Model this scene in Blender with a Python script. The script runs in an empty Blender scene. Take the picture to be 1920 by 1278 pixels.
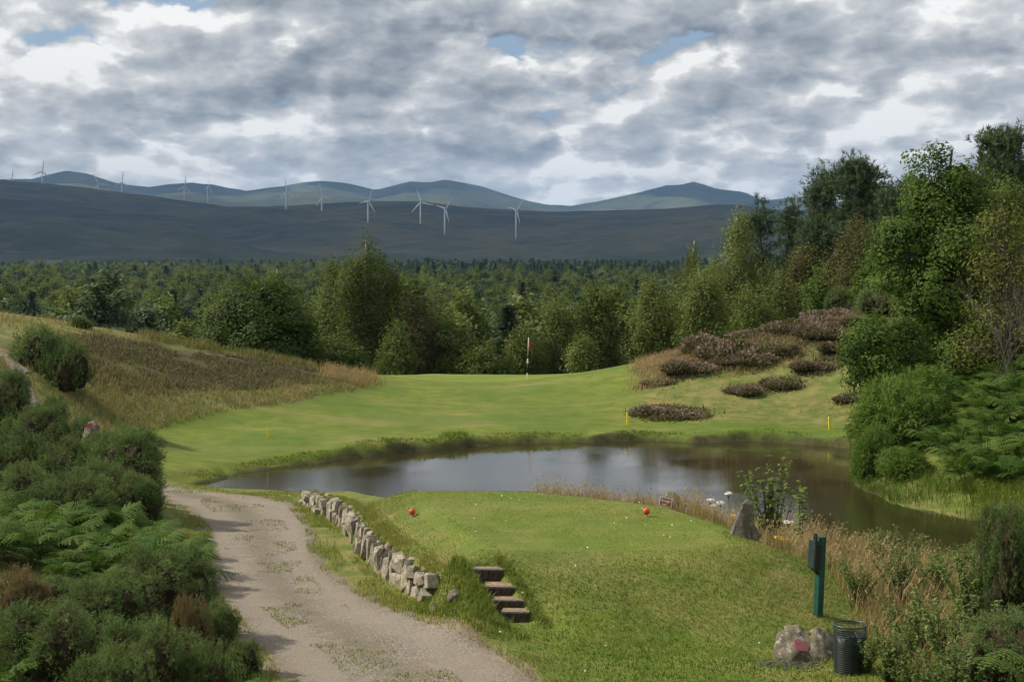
import bpy, bmesh, math
import numpy as np
from mathutils import Vector, Matrix, noise as mnoise
R = math.radians
S = bpy.context.scene
COL = S.collection
# ------------------------------------------------------------------ camera
FPX, HOR, CAMZ = 2600.0, 520.0, 6.5          # focal length in photo pixels, eye-level row, eye height above the pond
cam_d = bpy.data.cameras.new('camera'); cam = bpy.data.objects.new('camera', cam_d); COL.objects.link(cam)
cam.location = (0, 0, CAMZ); cam.rotation_euler = (R(90), 0, 0)
cam_d.sensor_width = 36; cam_d.lens = 36*FPX/1920; cam_d.shift_y = -(639-HOR)/1920
cam_d.clip_start = 0.1; cam_d.clip_end = 60000
S.camera = cam
# ------------------------------------------------------------------ light
SUN_EL, SUN_AZ = R(41), R(-78)                # azimuth from +Y towards +X
SUNV = Vector((math.sin(SUN_AZ)*math.cos(SUN_EL), math.cos(SUN_AZ)*math.cos(SUN_EL), math.sin(SUN_EL)))
sl = bpy.data.lights.new('sun', 'SUN'); sl.energy = 4.8; sl.angle = R(0.6); sl.color = (1.0, 0.92, 0.78)
so = bpy.data.objects.new('sun', sl); COL.objects.link(so)
so.rotation_euler = SUNV.to_track_quat('Z', 'Y').to_euler()
S.view_settings.view_transform = 'Standard'; S.view_settings.look = 'None'
S.view_settings.exposure = 0.42; S.view_settings.gamma = 1.0
S.render.engine = 'CYCLES'
cy = S.cycles
cy.use_denoising = True; cy.denoiser = 'OPENIMAGEDENOISE'
cy.max_bounces = 6; cy.diffuse_bounces = 2; cy.glossy_bounces = 2; cy.transmission_bounces = 2
cy.transparent_max_bounces = 4; cy.volume_bounces = 0; cy.use_adaptive_sampling = True; cy.adaptive_threshold = 0.02
cy.sample_clamp_indirect = 4.0; cy.caustics_reflective = False; cy.caustics_refractive = False

class NT:
    """small helper to wire shader nodes"""
    def __init__(s, tree): s.t = tree; s.n = tree.nodes; s.n.clear()
    def new(s, typ, **kw):
        nd = s.n.new(typ)
        for k, v in kw.items(): setattr(nd, k, v)
        return nd
    def link(s, a, b): s.t.links.new(a, b)
    def put(s, sock, v):
        if isinstance(v, bpy.types.NodeSocket): s.link(v, sock)
        elif v is not None:
            if hasattr(sock.default_value, '__len__') and not hasattr(v, '__len__'): v = [v]*len(sock.default_value)
            if hasattr(v, '__len__') and len(v) == 3 and len(sock.default_value) == 4: v = (*v, 1)
            sock.default_value = v
    def m(s, op, a, b=None, c=None, clamp=False):
        nd = s.new('ShaderNodeMath', operation=op, use_clamp=clamp); s.put(nd.inputs[0], a)
        if b is not None: s.put(nd.inputs[1], b)
        if c is not None: s.put(nd.inputs[2], c)
        return nd.outputs[0]
    def v(s, op, a, b=None):
        nd = s.new('ShaderNodeVectorMath', operation=op); s.put(nd.inputs[0], a)
        if b is not None: s.put(nd.inputs[1], b)
        return nd.outputs[0]
    def mix(s, f, a, b, mode='MIX'):
        nd = s.new('ShaderNodeMix', data_type='RGBA', blend_type=mode)
        s.put(nd.inputs[0], f); s.put(nd.inputs[6], a); s.put(nd.inputs[7], b); return nd.outputs[2]
    def rng(s, x, a, b, c=0.0, d=1.0, smooth=True):
        nd = s.new('ShaderNodeMapRange', interpolation_type='SMOOTHSTEP' if smooth else 'LINEAR')
        for i, q in enumerate((x, a, b, c, d)): s.put(nd.inputs[i], q)
        return nd.outputs[0]
    def noise(s, vec, scale, detail=4, rough=.5, dist=0.0, lac=2.0):
        nd = s.new('ShaderNodeTexNoise'); s.put(nd.inputs['Vector'], vec); nd.inputs['Scale'].default_value = scale
        nd.inputs['Detail'].default_value = detail; nd.inputs['Roughness'].default_value = rough
        nd.inputs['Distortion'].default_value = dist; nd.inputs['Lacunarity'].default_value = lac
        return nd.outputs[0]
    def ramp(s, f, stops):
        nd = s.new('ShaderNodeValToRGB'); s.put(nd.inputs[0], f); cr = nd.color_ramp
        while len(cr.elements) < len(stops): cr.elements.new(.5)
        for e, (p, c) in zip(cr.elements, stops): e.position = p; e.color = (*c, 1)
        return nd.outputs[0]
    def xyz(s, x, y, z):
        nd = s.new('ShaderNodeCombineXYZ')
        for i, q in enumerate((x, y, z)): s.put(nd.inputs[i], q)
        return nd.outputs[0]

# ------------------------------------------------------------------ sky: broken stratocumulus under a Nishita sky
W = bpy.data.worlds.new('World'); S.world = W; W.use_nodes = True
k = NT(W.node_tree)
sky = k.new('ShaderNodeTexSky', sky_type='NISHITA', sun_disc=False, sun_elevation=SUN_EL, sun_rotation=SUN_AZ)
sky.air_density = 1.0; sky.dust_density = 1.5
tc = k.new('ShaderNodeTexCoord'); sep = k.new('ShaderNodeSeparateXYZ'); k.link(tc.outputs['Generated'], sep.inputs[0])
dx, dy, dz = sep.outputs
dzc = k.m('MAXIMUM', dz, 0.0)
az_ = k.m('ARCTAN2', dx, dy)
def skyvec(up, off):
    z_ = k.m('ADD', k.m('ADD', dzc, up), .09)
    return k.xyz(k.m('ADD', k.m('MULTIPLY', az_, 2.5), off[0]), k.m('ADD', k.m('MULTIPLY', k.m('POWER', z_, .55), 4.7), off[1]), 0.0)
def noise2(vec, scale, detail, rough=.5):
    nd = k.noise(vec, scale, detail, rough).node; nd.noise_dimensions = '2D'; return nd
def density(up, off, fine_):
    p = skyvec(up, off)
    big = noise2(p, 1.9, 2).outputs[0]
    mid = noise2(p, 6.0, 6 if fine_ else 4, .54).outputs[0]
    wp = noise2(p, 15, 4 if fine_ else 3, .55).outputs['Color']
    sv = k.new('ShaderNodeVectorMath', operation='MULTIPLY_ADD'); k.link(wp, sv.inputs[0]); sv.inputs[1].default_value = (.09, .09, 0); k.link(p, sv.inputs[2])
    puff = None
    for sc_, am in ((6.6, .66), (16.0, .34)):
        vo = k.new('ShaderNodeTexVoronoi', feature='F1', voronoi_dimensions='2D'); k.link(sv.outputs[0], vo.inputs['Vector']); vo.inputs['Scale'].default_value = sc_
        dd = vo.outputs['Distance']; q_ = k.m('MULTIPLY', k.m('SUBTRACT', .85, k.m('MULTIPLY', dd, dd)), am)
        puff = q_ if puff is None else k.m('ADD', puff, q_)
    return k.m('ADD', k.m('ADD', k.m('MULTIPLY', big, .50), k.m('MULTIPLY', mid, .36)), k.m('MULTIPLY', puff, .36))
OFF = (5.2, 2.3)
d0 = density(0, OFF, True); dl = d0
d1 = density(.011, (OFF[0]-.026, OFF[1]), False)                     # the same clouds a little higher up and sunward: what lies there shades the base
lit = k.m('MULTIPLY', k.m('SUBTRACT', d0, d1), 2.9)
body = k.m('ADD', k.rng(dl, .52, .76, .10, -.12), k.rng(noise2(skyvec(0, (1.7, 6.2)), 1.5, 3).outputs[0], .36, .66, .16, -.26))                               # thick parts are greyer
shade = k.m('ADD', k.m('ADD', lit, .80), body)
fine = noise2(skyvec(0, (9.1, 2.2)), 12, 4, .56).outputs[0]
shade = k.m('ADD', shade, k.m('MULTIPLY', k.m('SUBTRACT', fine, .5), .13))
ccol = k.ramp(shade, [(0.0, (.145, .165, .195)), (.25, (.24, .262, .285)), (.55, (.395, .41, .422)), (.8, (.565, .567, .56)), (1.0, (.84, .83, .80))])
cover = k.rng(d0, .42, .51)
hz = k.rng(dz, .0, .10, 1.0, 0.0)
cover = k.m('MAXIMUM', cover, k.m('MULTIPLY', hz, .55))
blue = k.mix(.6, k.v('SCALE', sky.outputs[0]), (.27, .37, .50))
blue.node.inputs[6].links[0].from_node.inputs['Scale'].default_value = .085
ccol = k.mix(k.m('MULTIPLY', hz, .4), ccol, (.60, .61, .61))
fin = k.mix(cover, blue, ccol)
bg = k.new('ShaderNodeBackground'); k.link(fin, bg.inputs[0]); bg.inputs[1].default_value = 1.0
wo = k.new('ShaderNodeOutputWorld'); k.link(bg.outputs[0], wo.inputs[0])
W.cycles.sampling_method = 'MANUAL'; W.cycles.sample_map_resolution = 512

# ------------------------------------------------------------------ mesh helpers
def tag(o, label=None, cat=None, group=None, kind=None):
    if label: o['label'] = label
    if cat: o['category'] = cat
    if group: o['group'] = group
    if kind: o['kind'] = kind
    return o
def mesh_data(name, V, F, mat=None, tint=None, smooth=False, midx=None, vcol=None):
    V = np.asarray(V, np.float32); F = np.asarray(F, np.int32); kk = F.shape[1]
    me = bpy.data.meshes.new(name)
    me.vertices.add(len(V)); me.vertices.foreach_set('co', V.ravel())
    me.loops.add(F.size); me.loops.foreach_set('vertex_index', F.ravel())
    me.polygons.add(len(F)); me.polygons.foreach_set('loop_start', np.arange(0, F.size, kk, dtype=np.int32))
    for m_ in (mat if isinstance(mat, (list, tuple)) else [mat]):
        if m_: me.materials.append(m_)
    if midx is not None: me.polygons.foreach_set('material_index', np.asarray(midx, np.int32))
    me.polygons.foreach_set('use_smooth', np.full(len(F), smooth))
    if tint is not None:
        a = me.attributes.new('tint', 'FLOAT', 'FACE'); a.data.foreach_set('value', np.asarray(tint, np.float32))
    for nm, arr in (vcol or {}).items():
        a = me.attributes.new(nm, 'FLOAT_COLOR', 'POINT'); a.data.foreach_set('color', np.asarray(arr, np.float32).ravel())
    me.update(calc_edges=True)
    return me
def link(name, me, parent=None, loc=(0, 0, 0), rz=0.0, scale=1.0):
    o = bpy.data.objects.new(name, me); COL.objects.link(o)
    o.location = loc; o.rotation_euler = (0, 0, rz)
    o.scale = (scale,)*3 if not hasattr(scale, '__len__') else scale
    if parent: o.parent = parent
    return o
def empty(name, loc, rz=0.0, scale=1.0):
    o = link(name, None, None, loc, rz, scale); o.empty_display_size = .2; return o
class Geo:
    """collects triangles with a tint per face"""
    def __init__(s): s.V = []; s.F = []; s.T = []; s.M = []; s.n = 0
    def add(s, V, F, tint=.5, mi=0):
        V = np.asarray(V, np.float32).reshape(-1, 3); F = np.asarray(F, np.int64).reshape(-1, 3)
        s.V.append(V); s.F.append(F+s.n); s.n += len(V)
        s.T.append(np.broadcast_to(np.asarray(tint, np.float32), (len(F),)).copy()); s.M.append(np.full(len(F), mi))
        return s
    def data(s, name, mat, smooth=False):
        return mesh_data(name, np.concatenate(s.V), np.concatenate(s.F), mat, np.concatenate(s.T), smooth, np.concatenate(s.M))
    def build(s, name, mat, parent=None, smooth=False, **kw): return link(name, s.data(name, mat, smooth), parent, **kw)
def nrm(a): return a/np.maximum(np.linalg.norm(a, axis=-1, keepdims=True), 1e-9)
def frame(d):
    d = nrm(d); up = np.where(np.abs(d[:, 2:3]) > .9, np.array([[1., 0, 0]]), np.array([[0, 0, 1.]]))
    u = nrm(np.cross(up, d)); return u, np.cross(d, u)
def tube(P, r, sides=6, cap=True):
    P = np.asarray(P, float); r = np.broadcast_to(np.asarray(r, float), (len(P),))
    t = np.gradient(P, axis=0) if len(P) > 2 else np.repeat(P[1:2]-P[0:1], len(P), 0)
    u, w = frame(t)
    for i in range(1, len(P)):                       # keep the rings from twisting
        uu = u[i-1]-nrm(t[i:i+1])[0]*np.dot(u[i-1], nrm(t[i:i+1])[0]); u[i] = uu/max(np.linalg.norm(uu), 1e-9); w[i] = np.cross(nrm(t[i:i+1])[0], u[i])
    a = np.linspace(0, 2*np.pi, sides, endpoint=False)
    V = (P[:, None]+r[:, None, None]*(np.cos(a)[None, :, None]*u[:, None]+np.sin(a)[None, :, None]*w[:, None])).reshape(-1, 3)
    F = []
    for i in range(len(P)-1):
        for j in range(sides):
            a0, a1 = i*sides+j, i*sides+(j+1) % sides; F += [(a0, a1, a1+sides), (a0, a1+sides, a0+sides)]
    if cap:
        for base, fl in ((0, 1), ((len(P)-1)*sides, 0)):
            for j in range(1, sides-1): F.append((base, base+j+1, base+j) if fl else (base, base+j, base+j+1))
    return V, np.array(F)
def box(x0, x1, y0, y1, z0, z1):
    V = [(x, y, z) for z in (z0, z1) for y in (y0, y1) for x in (x0, x1)]
    Q = [(0, 2, 3, 1), (4, 5, 7, 6), (0, 1, 5, 4), (2, 6, 7, 3), (0, 4, 6, 2), (1, 3, 7, 5)]
    return np.array(V, float), np.array([t for q in Q for t in ((q[0], q[1], q[2]), (q[0], q[2], q[3]))])
def leaves(P, N, size, aspect=.6, rg=None):
    """diamond leaves, two triangles each"""
    n = len(P); size = np.broadcast_to(size, (n,))[:, None]
    u, w = frame(N); a = rg.uniform(0, 2*np.pi, (n, 1)); uu = u*np.cos(a)+w*np.sin(a); ww = -u*np.sin(a)+w*np.cos(a)
    V = np.stack([P-uu*size, P-ww*size*aspect, P+uu*size, P+ww*size*aspect], 1).reshape(-1, 3)
    b = np.arange(n)[:, None]*4
    return V, np.concatenate([b+[0, 1, 2], b+[0, 2, 3]], 1).reshape(-1, 3)
def spikes(P, D, L, Wd, rg):
    """thin triangles from P along D"""
    n = len(P); L = np.broadcast_to(L, (n,))[:, None]; Wd = np.broadcast_to(Wd, (n,))[:, None]
    D = nrm(D); u, w = frame(D); a = rg.uniform(0, np.pi, (n, 1)); s_ = (u*np.cos(a)+w*np.sin(a))*Wd*.5
    V = np.stack([P-s_, P+s_, P+D*L], 1).reshape(-1, 3)
    return V, np.arange(3*n).reshape(-1, 3)
def blades(P, H, Wd, lean, rg, bias=(0, 0, 0)):
    """bent grass blades, three triangles each"""
    n = len(P); H = np.broadcast_to(H, (n,))[:, None]; Wd = np.broadcast_to(Wd, (n,))[:, None]
    a = rg.uniform(0, 2*np.pi, n); d = np.stack([np.cos(a), np.sin(a), np.zeros(n)], 1)
    s_ = np.stack([-np.sin(a+.7), np.cos(a+.7), np.zeros(n)], 1)*Wd*.5
    ln = rg.uniform(.2, 1, (n, 1))*lean; d = d*ln+np.asarray(bias)
    mid = P+np.array([0, 0, 1.])*H*.55+d*H*.25; tip = P+np.array([0, 0, 1.])*H*.95+d*H
    V = np.stack([P-s_, P+s_, mid-s_*.8, mid+s_*.8, tip], 1).reshape(-1, 3)
    b = np.arange(n)[:, None]*5
    return V, np.concatenate([b+[0, 1, 3], b+[0, 3, 2], b+[2, 3, 4]], 1).reshape(-1, 3), tip
def at(px, py, Y): return np.array([(px-960)/FPX*Y, Y, CAMZ-(py-HOR)/FPX*Y])
def sstep(a, b, x): t = np.clip((x-a)/(b-a), 0, 1); return t*t*(3-2*t)
def vnoise(x, y, sc, seed=0):
    """cheap smooth value noise on arrays, about -1..1"""
    x = np.asarray(x, float)*sc; y = np.asarray(y, float)*sc; xi = np.floor(x).astype(np.int64); yi = np.floor(y).astype(np.int64)
    fx = x-xi; fy = y-yi; fx = fx*fx*(3-2*fx); fy = fy*fy*(3-2*fy)
    def h(a, b):
        q = (a*374761393+b*668265263+seed*1442695041) & 0x7fffffff; q = ((q ^ (q >> 13))*1274126177) & 0x7fffffff
        return ((q ^ (q >> 16)) & 0xffff)/32767.5-1
    return (h(xi, yi)*(1-fx)+h(xi+1, yi)*fx)*(1-fy)+(h(xi, yi+1)*(1-fx)+h(xi+1, yi+1)*fx)*fy
def fbm(x, y, sc, o=4, seed=0): return sum(vnoise(x, y, sc*2**i, seed+i)*.5**i for i in range(o))
def poly_sd(x, y, poly):
    """signed distance to a closed polygon, negative inside"""
    P = np.asarray(poly, float); Q = np.roll(P, -1, 0); d2 = np.full(np.shape(x), 1e18); ins = np.zeros(np.shape(x), bool)
    for (ax, ay), (bx, by) in zip(P, Q):
        ex, ey = bx-ax, by-ay; t = np.clip(((x-ax)*ex+(y-ay)*ey)/(ex*ex+ey*ey), 0, 1)
        d2 = np.minimum(d2, (x-ax-t*ex)**2+(y-ay-t*ey)**2)
        c = ((ay > y) != (by > y)) & (x < (bx-ax)*(y-ay)/(by-ay+1e-12)+ax); ins ^= c
    return np.where(ins, -1, 1)*np.sqrt(d2)
def line_d(x, y, P):
    """distance to a polyline and the running fraction along it"""
    P = np.asarray(P, float); best = np.full(np.shape(x), 1e18); fr = np.zeros(np.shape(x)); n = len(P)-1
    for i in range(n):
        ax, ay = P[i][:2]; ex, ey = P[i+1][0]-ax, P[i+1][1]-ay
        t = np.clip(((x-ax)*ex+(y-ay)*ey)/(ex*ex+ey*ey), 0, 1); d = (x-ax-t*ex)**2+(y-ay-t*ey)**2
        m_ = d < best; best = np.where(m_, d, best); fr = np.where(m_, i+t, fr)
    return np.sqrt(best), fr
def spline(P, n):
    """smooth curve through points (Catmull-Rom)"""
    P = np.asarray(P, float); E = np.vstack([2*P[0]-P[1], P, 2*P[-1]-P[-2]]); out = []
    for u in np.linspace(0, len(P)-1-1e-6, n):
        i = int(u); t = u-i; a, b, c, d = E[i:i+4]
        out.append(.5*((2*b)+(-a+c)*t+(2*a-5*b+4*c-d)*t*t+(-a+3*b-3*c+d)*t**3))
    return np.array(out)
def mat_new(name):
    m_ = bpy.data.materials.new(name); m_.use_nodes = True; return m_, NT(m_.node_tree)
def principled(k, col, rough=.8, spec=.3, bump=None, bstr=.3, bdist=.02, **kw):
    p = k.new('ShaderNodeBsdfPrincipled'); k.put(p.inputs['Base Color'], col); k.put(p.inputs['Roughness'], rough)
    k.put(p.inputs['Specular IOR Level'], spec)
    for a, b in kw.items(): k.put(p.inputs[a], b)
    if bump is not None:
        bn = k.new('ShaderNodeBump'); bn.inputs['Strength'].default_value = bstr; bn.inputs['Distance'].default_value = bdist
        k.link(bump, bn.inputs['Height']); k.link(bn.outputs[0], p.inputs['Normal'])
    o = k.new('ShaderNodeOutputMaterial'); k.link(p.outputs[0], o.inputs[0]); return p
def plain(name, col, rough=.6, spec=.3, var=.25, scale=20, **kw):
    m_, k = mat_new(name); g = k.new('ShaderNodeTexCoord').outputs['Object']
    nz = k.noise(g, scale, 4, .6); c = k.mix(k.rng(nz, .3, .7), tuple(x*(1-var) for x in col), tuple(min(1, x*(1+var)) for x in col))
    principled(k, c, rough, spec, nz, .25, .01, **kw); return m_
def foliage(name, stops, transl=.35, objvar=.25, rough=.65, gain=1.3):
    """leaf material: colour by each leaf's own tint and a shift per plant"""
    m_, k = mat_new(name); at_ = k.new('ShaderNodeAttribute', attribute_name='tint'); oi = k.new('ShaderNodeObjectInfo')
    f = k.m('ADD', at_.outputs['Fac'], k.m('MULTIPLY', k.m('SUBTRACT', oi.outputs['Random'], .5), objvar), clamp=True)
    n_ = len(stops)-1; c = k.ramp(f, [(i/n_, tuple(min(v*gain, .8) for v in q)) for i, q in enumerate(stops)])
    p = k.new('ShaderNodeBsdfPrincipled'); k.link(c, p.inputs['Base Color']); p.inputs['Roughness'].default_value = rough; p.inputs['Specular IOR Level'].default_value = .12
    t = k.new('ShaderNodeBsdfTranslucent'); k.link(k.mix(.5, c, (.9, 1, .35), 'MULTIPLY'), t.inputs[0])
    mx = k.new('ShaderNodeMixShader'); mx.inputs[0].default_value = transl; k.link(p.outputs[0], mx.inputs[1]); k.link(t.outputs[0], mx.inputs[2])
    o = k.new('ShaderNodeOutputMaterial'); k.link(mx.outputs[0], o.inputs[0]); return m_
# ------------------------------------------------------------------ terrain
POND = [(-9.9, 43.2), (-8.9, 46.0), (-7.4, 47.9), (-6.0, 49.5), (-4.2, 51.3), (-2.8, 52.0), (-1.6, 53.4), (.8, 54.3), (3, 54.6), (5.1, 55.2), (7.2, 54.6), (9.3, 54.9), (11.2, 54.2), (12.9, 52.8),
        (12.3, 50), (11.7, 47), (11.0, 44.0), (10.8, 41.2), (11.1, 39.3), (12.2, 37.7), (13.4, 36.2), (13.6, 34.4), (12.2, 32.7), (10.2, 31.6), (8.6, 32.0), (6.6, 34.0), (4.2, 34.6), (1.5, 35.2), (-1, 36.8), (-3.2, 39.2), (-5.4, 41.0), (-7.4, 41.6), (-9.2, 42.2)]
TEE = [(-2.3, 30.6), (0.4, 30.4), (2.9, 28.6), (3.75, 26.4), (4.0, 24.6), (3.0, 23.9), (1.0, 23.7), (-.55, 23.9), (-1.2, 25.5), (-1.9, 28)]
TEE_Z = 1.8
WALL = np.array([(-5.6, 37.2), (-4.9, 35.3), (-4.15, 33.6), (-3.55, 31.2), (-3.15, 29.4), (-2.72, 27.8), (-2.12, 25.9), (-1.42, 24.0)])
def wall_top(fr): return np.interp(fr, [0, 1, 2, 3, 7], [.78, .95, 1.12, 1.27, 1.36])
PATH = spline([(-.6, 12, 2.0), (-.9, 16, 2.05), (-1.5, 19, 1.95), (-2.65, 21.5, 1.62), (-3.75, 24, 1.5), (-5.05, 28.2, 1.25), (-6.1, 33, 1.4), (-7.8, 37.0, 1.6), (-11, 39.6, 1.5), (-14.5, 43.5, .9), (-16.7, 47.6, .42), (-18.0, 50.0, .3), (-19.6, 51.8, .25), (-23, 53, .25)], 220)
CTRL = np.array([
 (0, 0, 4.9), (-6, 0, 5.1), (6, 0, 5.1), (0, -10, 5), (-12, -4, 5.4), (12, -4, 5.4), (0, 7, 3.3), (-6, 8, 3.6), (6, 8, 3.5), (0, 12.5, 1.75), (-3, 13, 1.8), (4, 13, 1.75), (8, 13, 2.4), (-8, 13, 2.9), (-13, 12, 4.2),
 (-1.5, 18, 1.02), (-3.5, 19, 1.05), (-2.2, 22, .93), (-4, 24, .9), (-5.5, 28, .78), (-6.5, 33, .6), (-8, 37.5, .45), (-5, 38.5, .4),
 (-5.5, 15, 1.9), (-9, 15, 2.7), (-5.6, 19.5, 1.35), (-8, 20, 1.9), (-7, 25, 1.15), (-12, 25, 2.3), (-10, 31, 1.2), (-15, 31, 2.2), (-11, 37, .75), (-14, 38, 1.2), (-20, 40, 2.4), (-25, 30, 4), (-20, 20, 4.5),
 (-.5, 21.8, 1.0), (1, 20, .98), (2, 18, .98), (4.5, 19.5, .9), (4.8, 22, .95), (6.2, 19, 1.0), (8.2, 19.5, 1.25), (12, 19, 1.9), (6, 25, .85), (8, 28, .5), (10, 29.6, .4), (7, 31, .4), (14, 29, 1.2), (14.8, 33, .6), (3, 31.5, .9), (0, 33, .7), (-3.5, 36.5, .5),
 (13, 45, .8), (13.3, 50, .7), (15, 42, 1.6), (17, 45, 2.5), (13.5, 39, .6), (16.2, 38, 1.6), (20, 45, 3.5), (20, 55, 4), (16.4, 55, 1.3), (14.6, 57, .6),
 (18.5, 75, 4.6), (12, 72, 3.2), (6.5, 70, 2.05), (8.6, 66, 1.93), (12.06, 64, 1.6), (14.5, 64, 2.07), (9.8, 58, .5), (13, 56.5, .42), (6.9, 62, 1.0), (24, 72, 5.6), (30, 60, 6.2), (28, 85, 6), (20, 85, 4.2), (12, 85, 1.4), (5, 80, .7), (8, 90, -.8),
 (.8, 72, 1.18), (-6, 72, 1.25), (-6, 80, .85), (0, 80, .87), (0, 87, -.5), (0, 95, -2), (-10, 88, -.6), (-10, 96, -2), (10, 100, -2.2),
 (0, 57, .35), (0, 63, .68), (0, 68, 1.0), (-5, 60, .65), (4, 58, .4), (5, 60, .5), (5, 66, 1.15), (-9, 52, .55), (-9, 58, .8), (-12, 48, .55), (-14.2, 52, .9), (-11, 45, .45), (-13, 43, .6), (-10, 40.5, .42), (-7, 66, 1.2), (-5, 54, .4), (7, 57, .35), (11, 56.3, .38),
 (-12.3, 57, 1.46), (-8.7, 63, 1.41), (-22.2, 60, 4.65), (-19.6, 63, 4.2), (-16.75, 66, 3.45), (-13.3, 68, 2.79), (-9.7, 70, 1.87), (-7.4, 71, 1.45), (-16.5, 50, 3.04), (-15.6, 57, 2.55), (-13.35, 62, 2.2), (-19.2, 52, 3.7), (-15.3, 49, 1.98), (-16.8, 48, 2.6),
 (-22, 75, 3), (-16, 80, .8), (-11, 79, .6), (-25, 90, -1), (-30, 70, 4.6), (-35, 60, 5.5), (-35, 45, 5.5), (35, 40, 7), (40, 80, 7), (30, 20, 5), (30, 100, 4.5), (-35, 100, -2), (0, 110, -3.5), (20, 110, .5)], float)
def _tps_fit(C):
    n = len(C); d = np.hypot(C[:, None, 0]-C[None, :, 0], C[:, None, 1]-C[None, :, 1])
    K = d*d*np.log(d+1e-6)+np.eye(n)*2.0; P_ = np.c_[np.ones(n), C[:, :2]]
    A = np.block([[K, P_], [P_.T, np.zeros((3, 3))]]); return np.linalg.solve(A, np.r_[C[:, 2], np.zeros(3)])
_tw = _tps_fit(CTRL)
def base_h(x, y):
    x = np.asarray(x, float); y = np.asarray(y, float); xc = np.clip(x, -42, 42); yc = np.clip(y, -12, 118)
    z = _tw[-3]+_tw[-2]*xc+_tw[-1]*yc
    for (cx, cy_, _), w in zip(CTRL, _tw[:-3]):
        d2 = (xc-cx)**2+(yc-cy_)**2; z = z+w*.5*d2*np.log(d2+1e-10)
    far = np.interp(y, [90, 130, 170, 220, 320, 500, 700, 1000, 1500, 3000, 9000], [-2, -5, -6.5, -7, -5.5, -2, 2, 8, 10, 12, 14])+fbm(x, y, .012, 3, 7)*1.2*sstep(100, 250, y)
    t = np.maximum(sstep(92, 128, y), sstep(34, 60, np.abs(x))*sstep(70, 100, y))
    z = z*(1-t)+far*t
    return z+fbm(x, y, .35, 3, 3)*.05*sstep(8, 14, y)
def H(x, y):
    x = np.asarray(x, float); y = np.asarray(y, float); z = base_h(x, y)
    near = (np.abs(x) < 25) & (y > 10) & (y < 62)
    if not near.any(): return z
    xs, ys, zs = x[near], y[near], z[near]
    # tee platform
    sd = poly_sd(xs, ys, TEE)
    w = np.where(ys < 24.6, 3.3, np.where(xs > 2.6, 2.4, np.where(xs < -1.2, 2.5, 2.4)))
    f = 1-np.clip(sd/w, 0, 1); f = np.where(sd < 0, 1, f*f*(3-2*f)*.8+f*.2)
    zt = zs+(TEE_Z-zs)*np.clip(f, 0, 1)
    wd, fr = line_d(xs, ys, WALL)
    i = np.clip(fr.astype(int), 0, len(WALL)-2); e = WALL[i+1]-WALL[i]
    side = e[:, 0]*(ys-WALL[i, 1])-e[:, 1]*(xs-WALL[i, 0])           # > 0: on the tee's side of the wall
    inside = (side > 0) & (ys > 23.98) & (ys < 37.2) & (fr > .01)
    zt = np.where(inside & (wd < 2.2), np.minimum(np.maximum(zt, wall_top(fr)-.03-(wd > 1.2)*(wd-1.2)*.5), wall_top(fr)-.02+wd*.42), zt)
    zt = np.where(~inside & (side <= 0) & (wd < 3) & (ys > 23.6), zs, zt)
    endm = (xs < -.4) & (ys < 24.05)
    zt = np.where(endm, zs+(zt-zs)*sstep(-1.45, -.5, xs), zt)
    # the steps cut into the slope
    xm = np.interp(ys, [21.3, 23.3], [.25, -.6]); off = np.abs(xs-xm)
    ln = np.interp(ys, [21.0, 21.75, 22.1, 22.42, 22.85, 23.3], [1.0, 1.16, 1.35, 1.49, 1.67, 1.80])
    wz = (1-sstep(.4, .85, off))*sstep(20.8, 21.4, ys)*(1-sstep(23.1, 23.6, ys))
    zt = zt*(1-wz)+ln*wz
    zt = zt-.22*(1-sstep(.20, .28, off))*sstep(21.72, 21.8, ys)*(1-sstep(23.0, 23.1, ys))
    z_ = zt
    # pond
    pd = poly_sd(xs, ys, POND); pdn = pd+fbm(xs, ys, .9, 3, 11)*.22
    farb = sstep(47, 52, ys)
    wb = .28+(1-farb)*.9
    out = np.clip(pdn/wb, 0, 1); out = out*out*(3-2*out)
    bankh = z_+farb*(.10*sstep(.1, .5, pdn)*(1-sstep(.5, 1.8, pdn)))*(1+fbm(xs, ys, .5, 2, 5))
    z_ = np.where(pdn > 0, bankh*out+(1-out)*np.minimum(.04, bankh), -.06-np.clip(-pdn*.35, 0, 1.1))
    z = z.copy(); z[near] = z_
    return z
def Hs(x, y): return float(H(np.array([x], float), np.array([y], float))[0])
def axis(lo, hi, d0, d1, step, far):
    a = list(np.arange(d0, d1+1e-6, step)); s_ = step; v = d1
    while v < hi: s_ = min(s_*1.16, far); v += s_; a.append(v)
    s_ = step; v = d0; b = []
    while v > lo: s_ = min(s_*1.16, far); v -= s_; b.append(v)
    return np.array(b[::-1]+a)
gx = axis(-4500, 4500, -13, 14, .17, 250); gy = axis(-150, 3600, 17, 60, .17, 120)
gy = np.unique(np.r_[gy, np.arange(60, 92, .4)])
GX, GY = np.meshgrid(gx, gy); fx, fy = GX.ravel(), GY.ravel(); fz = H(fx, fy)
nx, ny = len(gx), len(gy); ii = np.arange(nx*ny).reshape(ny, nx)
GF = np.stack([ii[:-1, :-1], ii[:-1, 1:], ii[1:, 1:], ii[1:, :-1]], -1).reshape(-1, 4)
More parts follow.
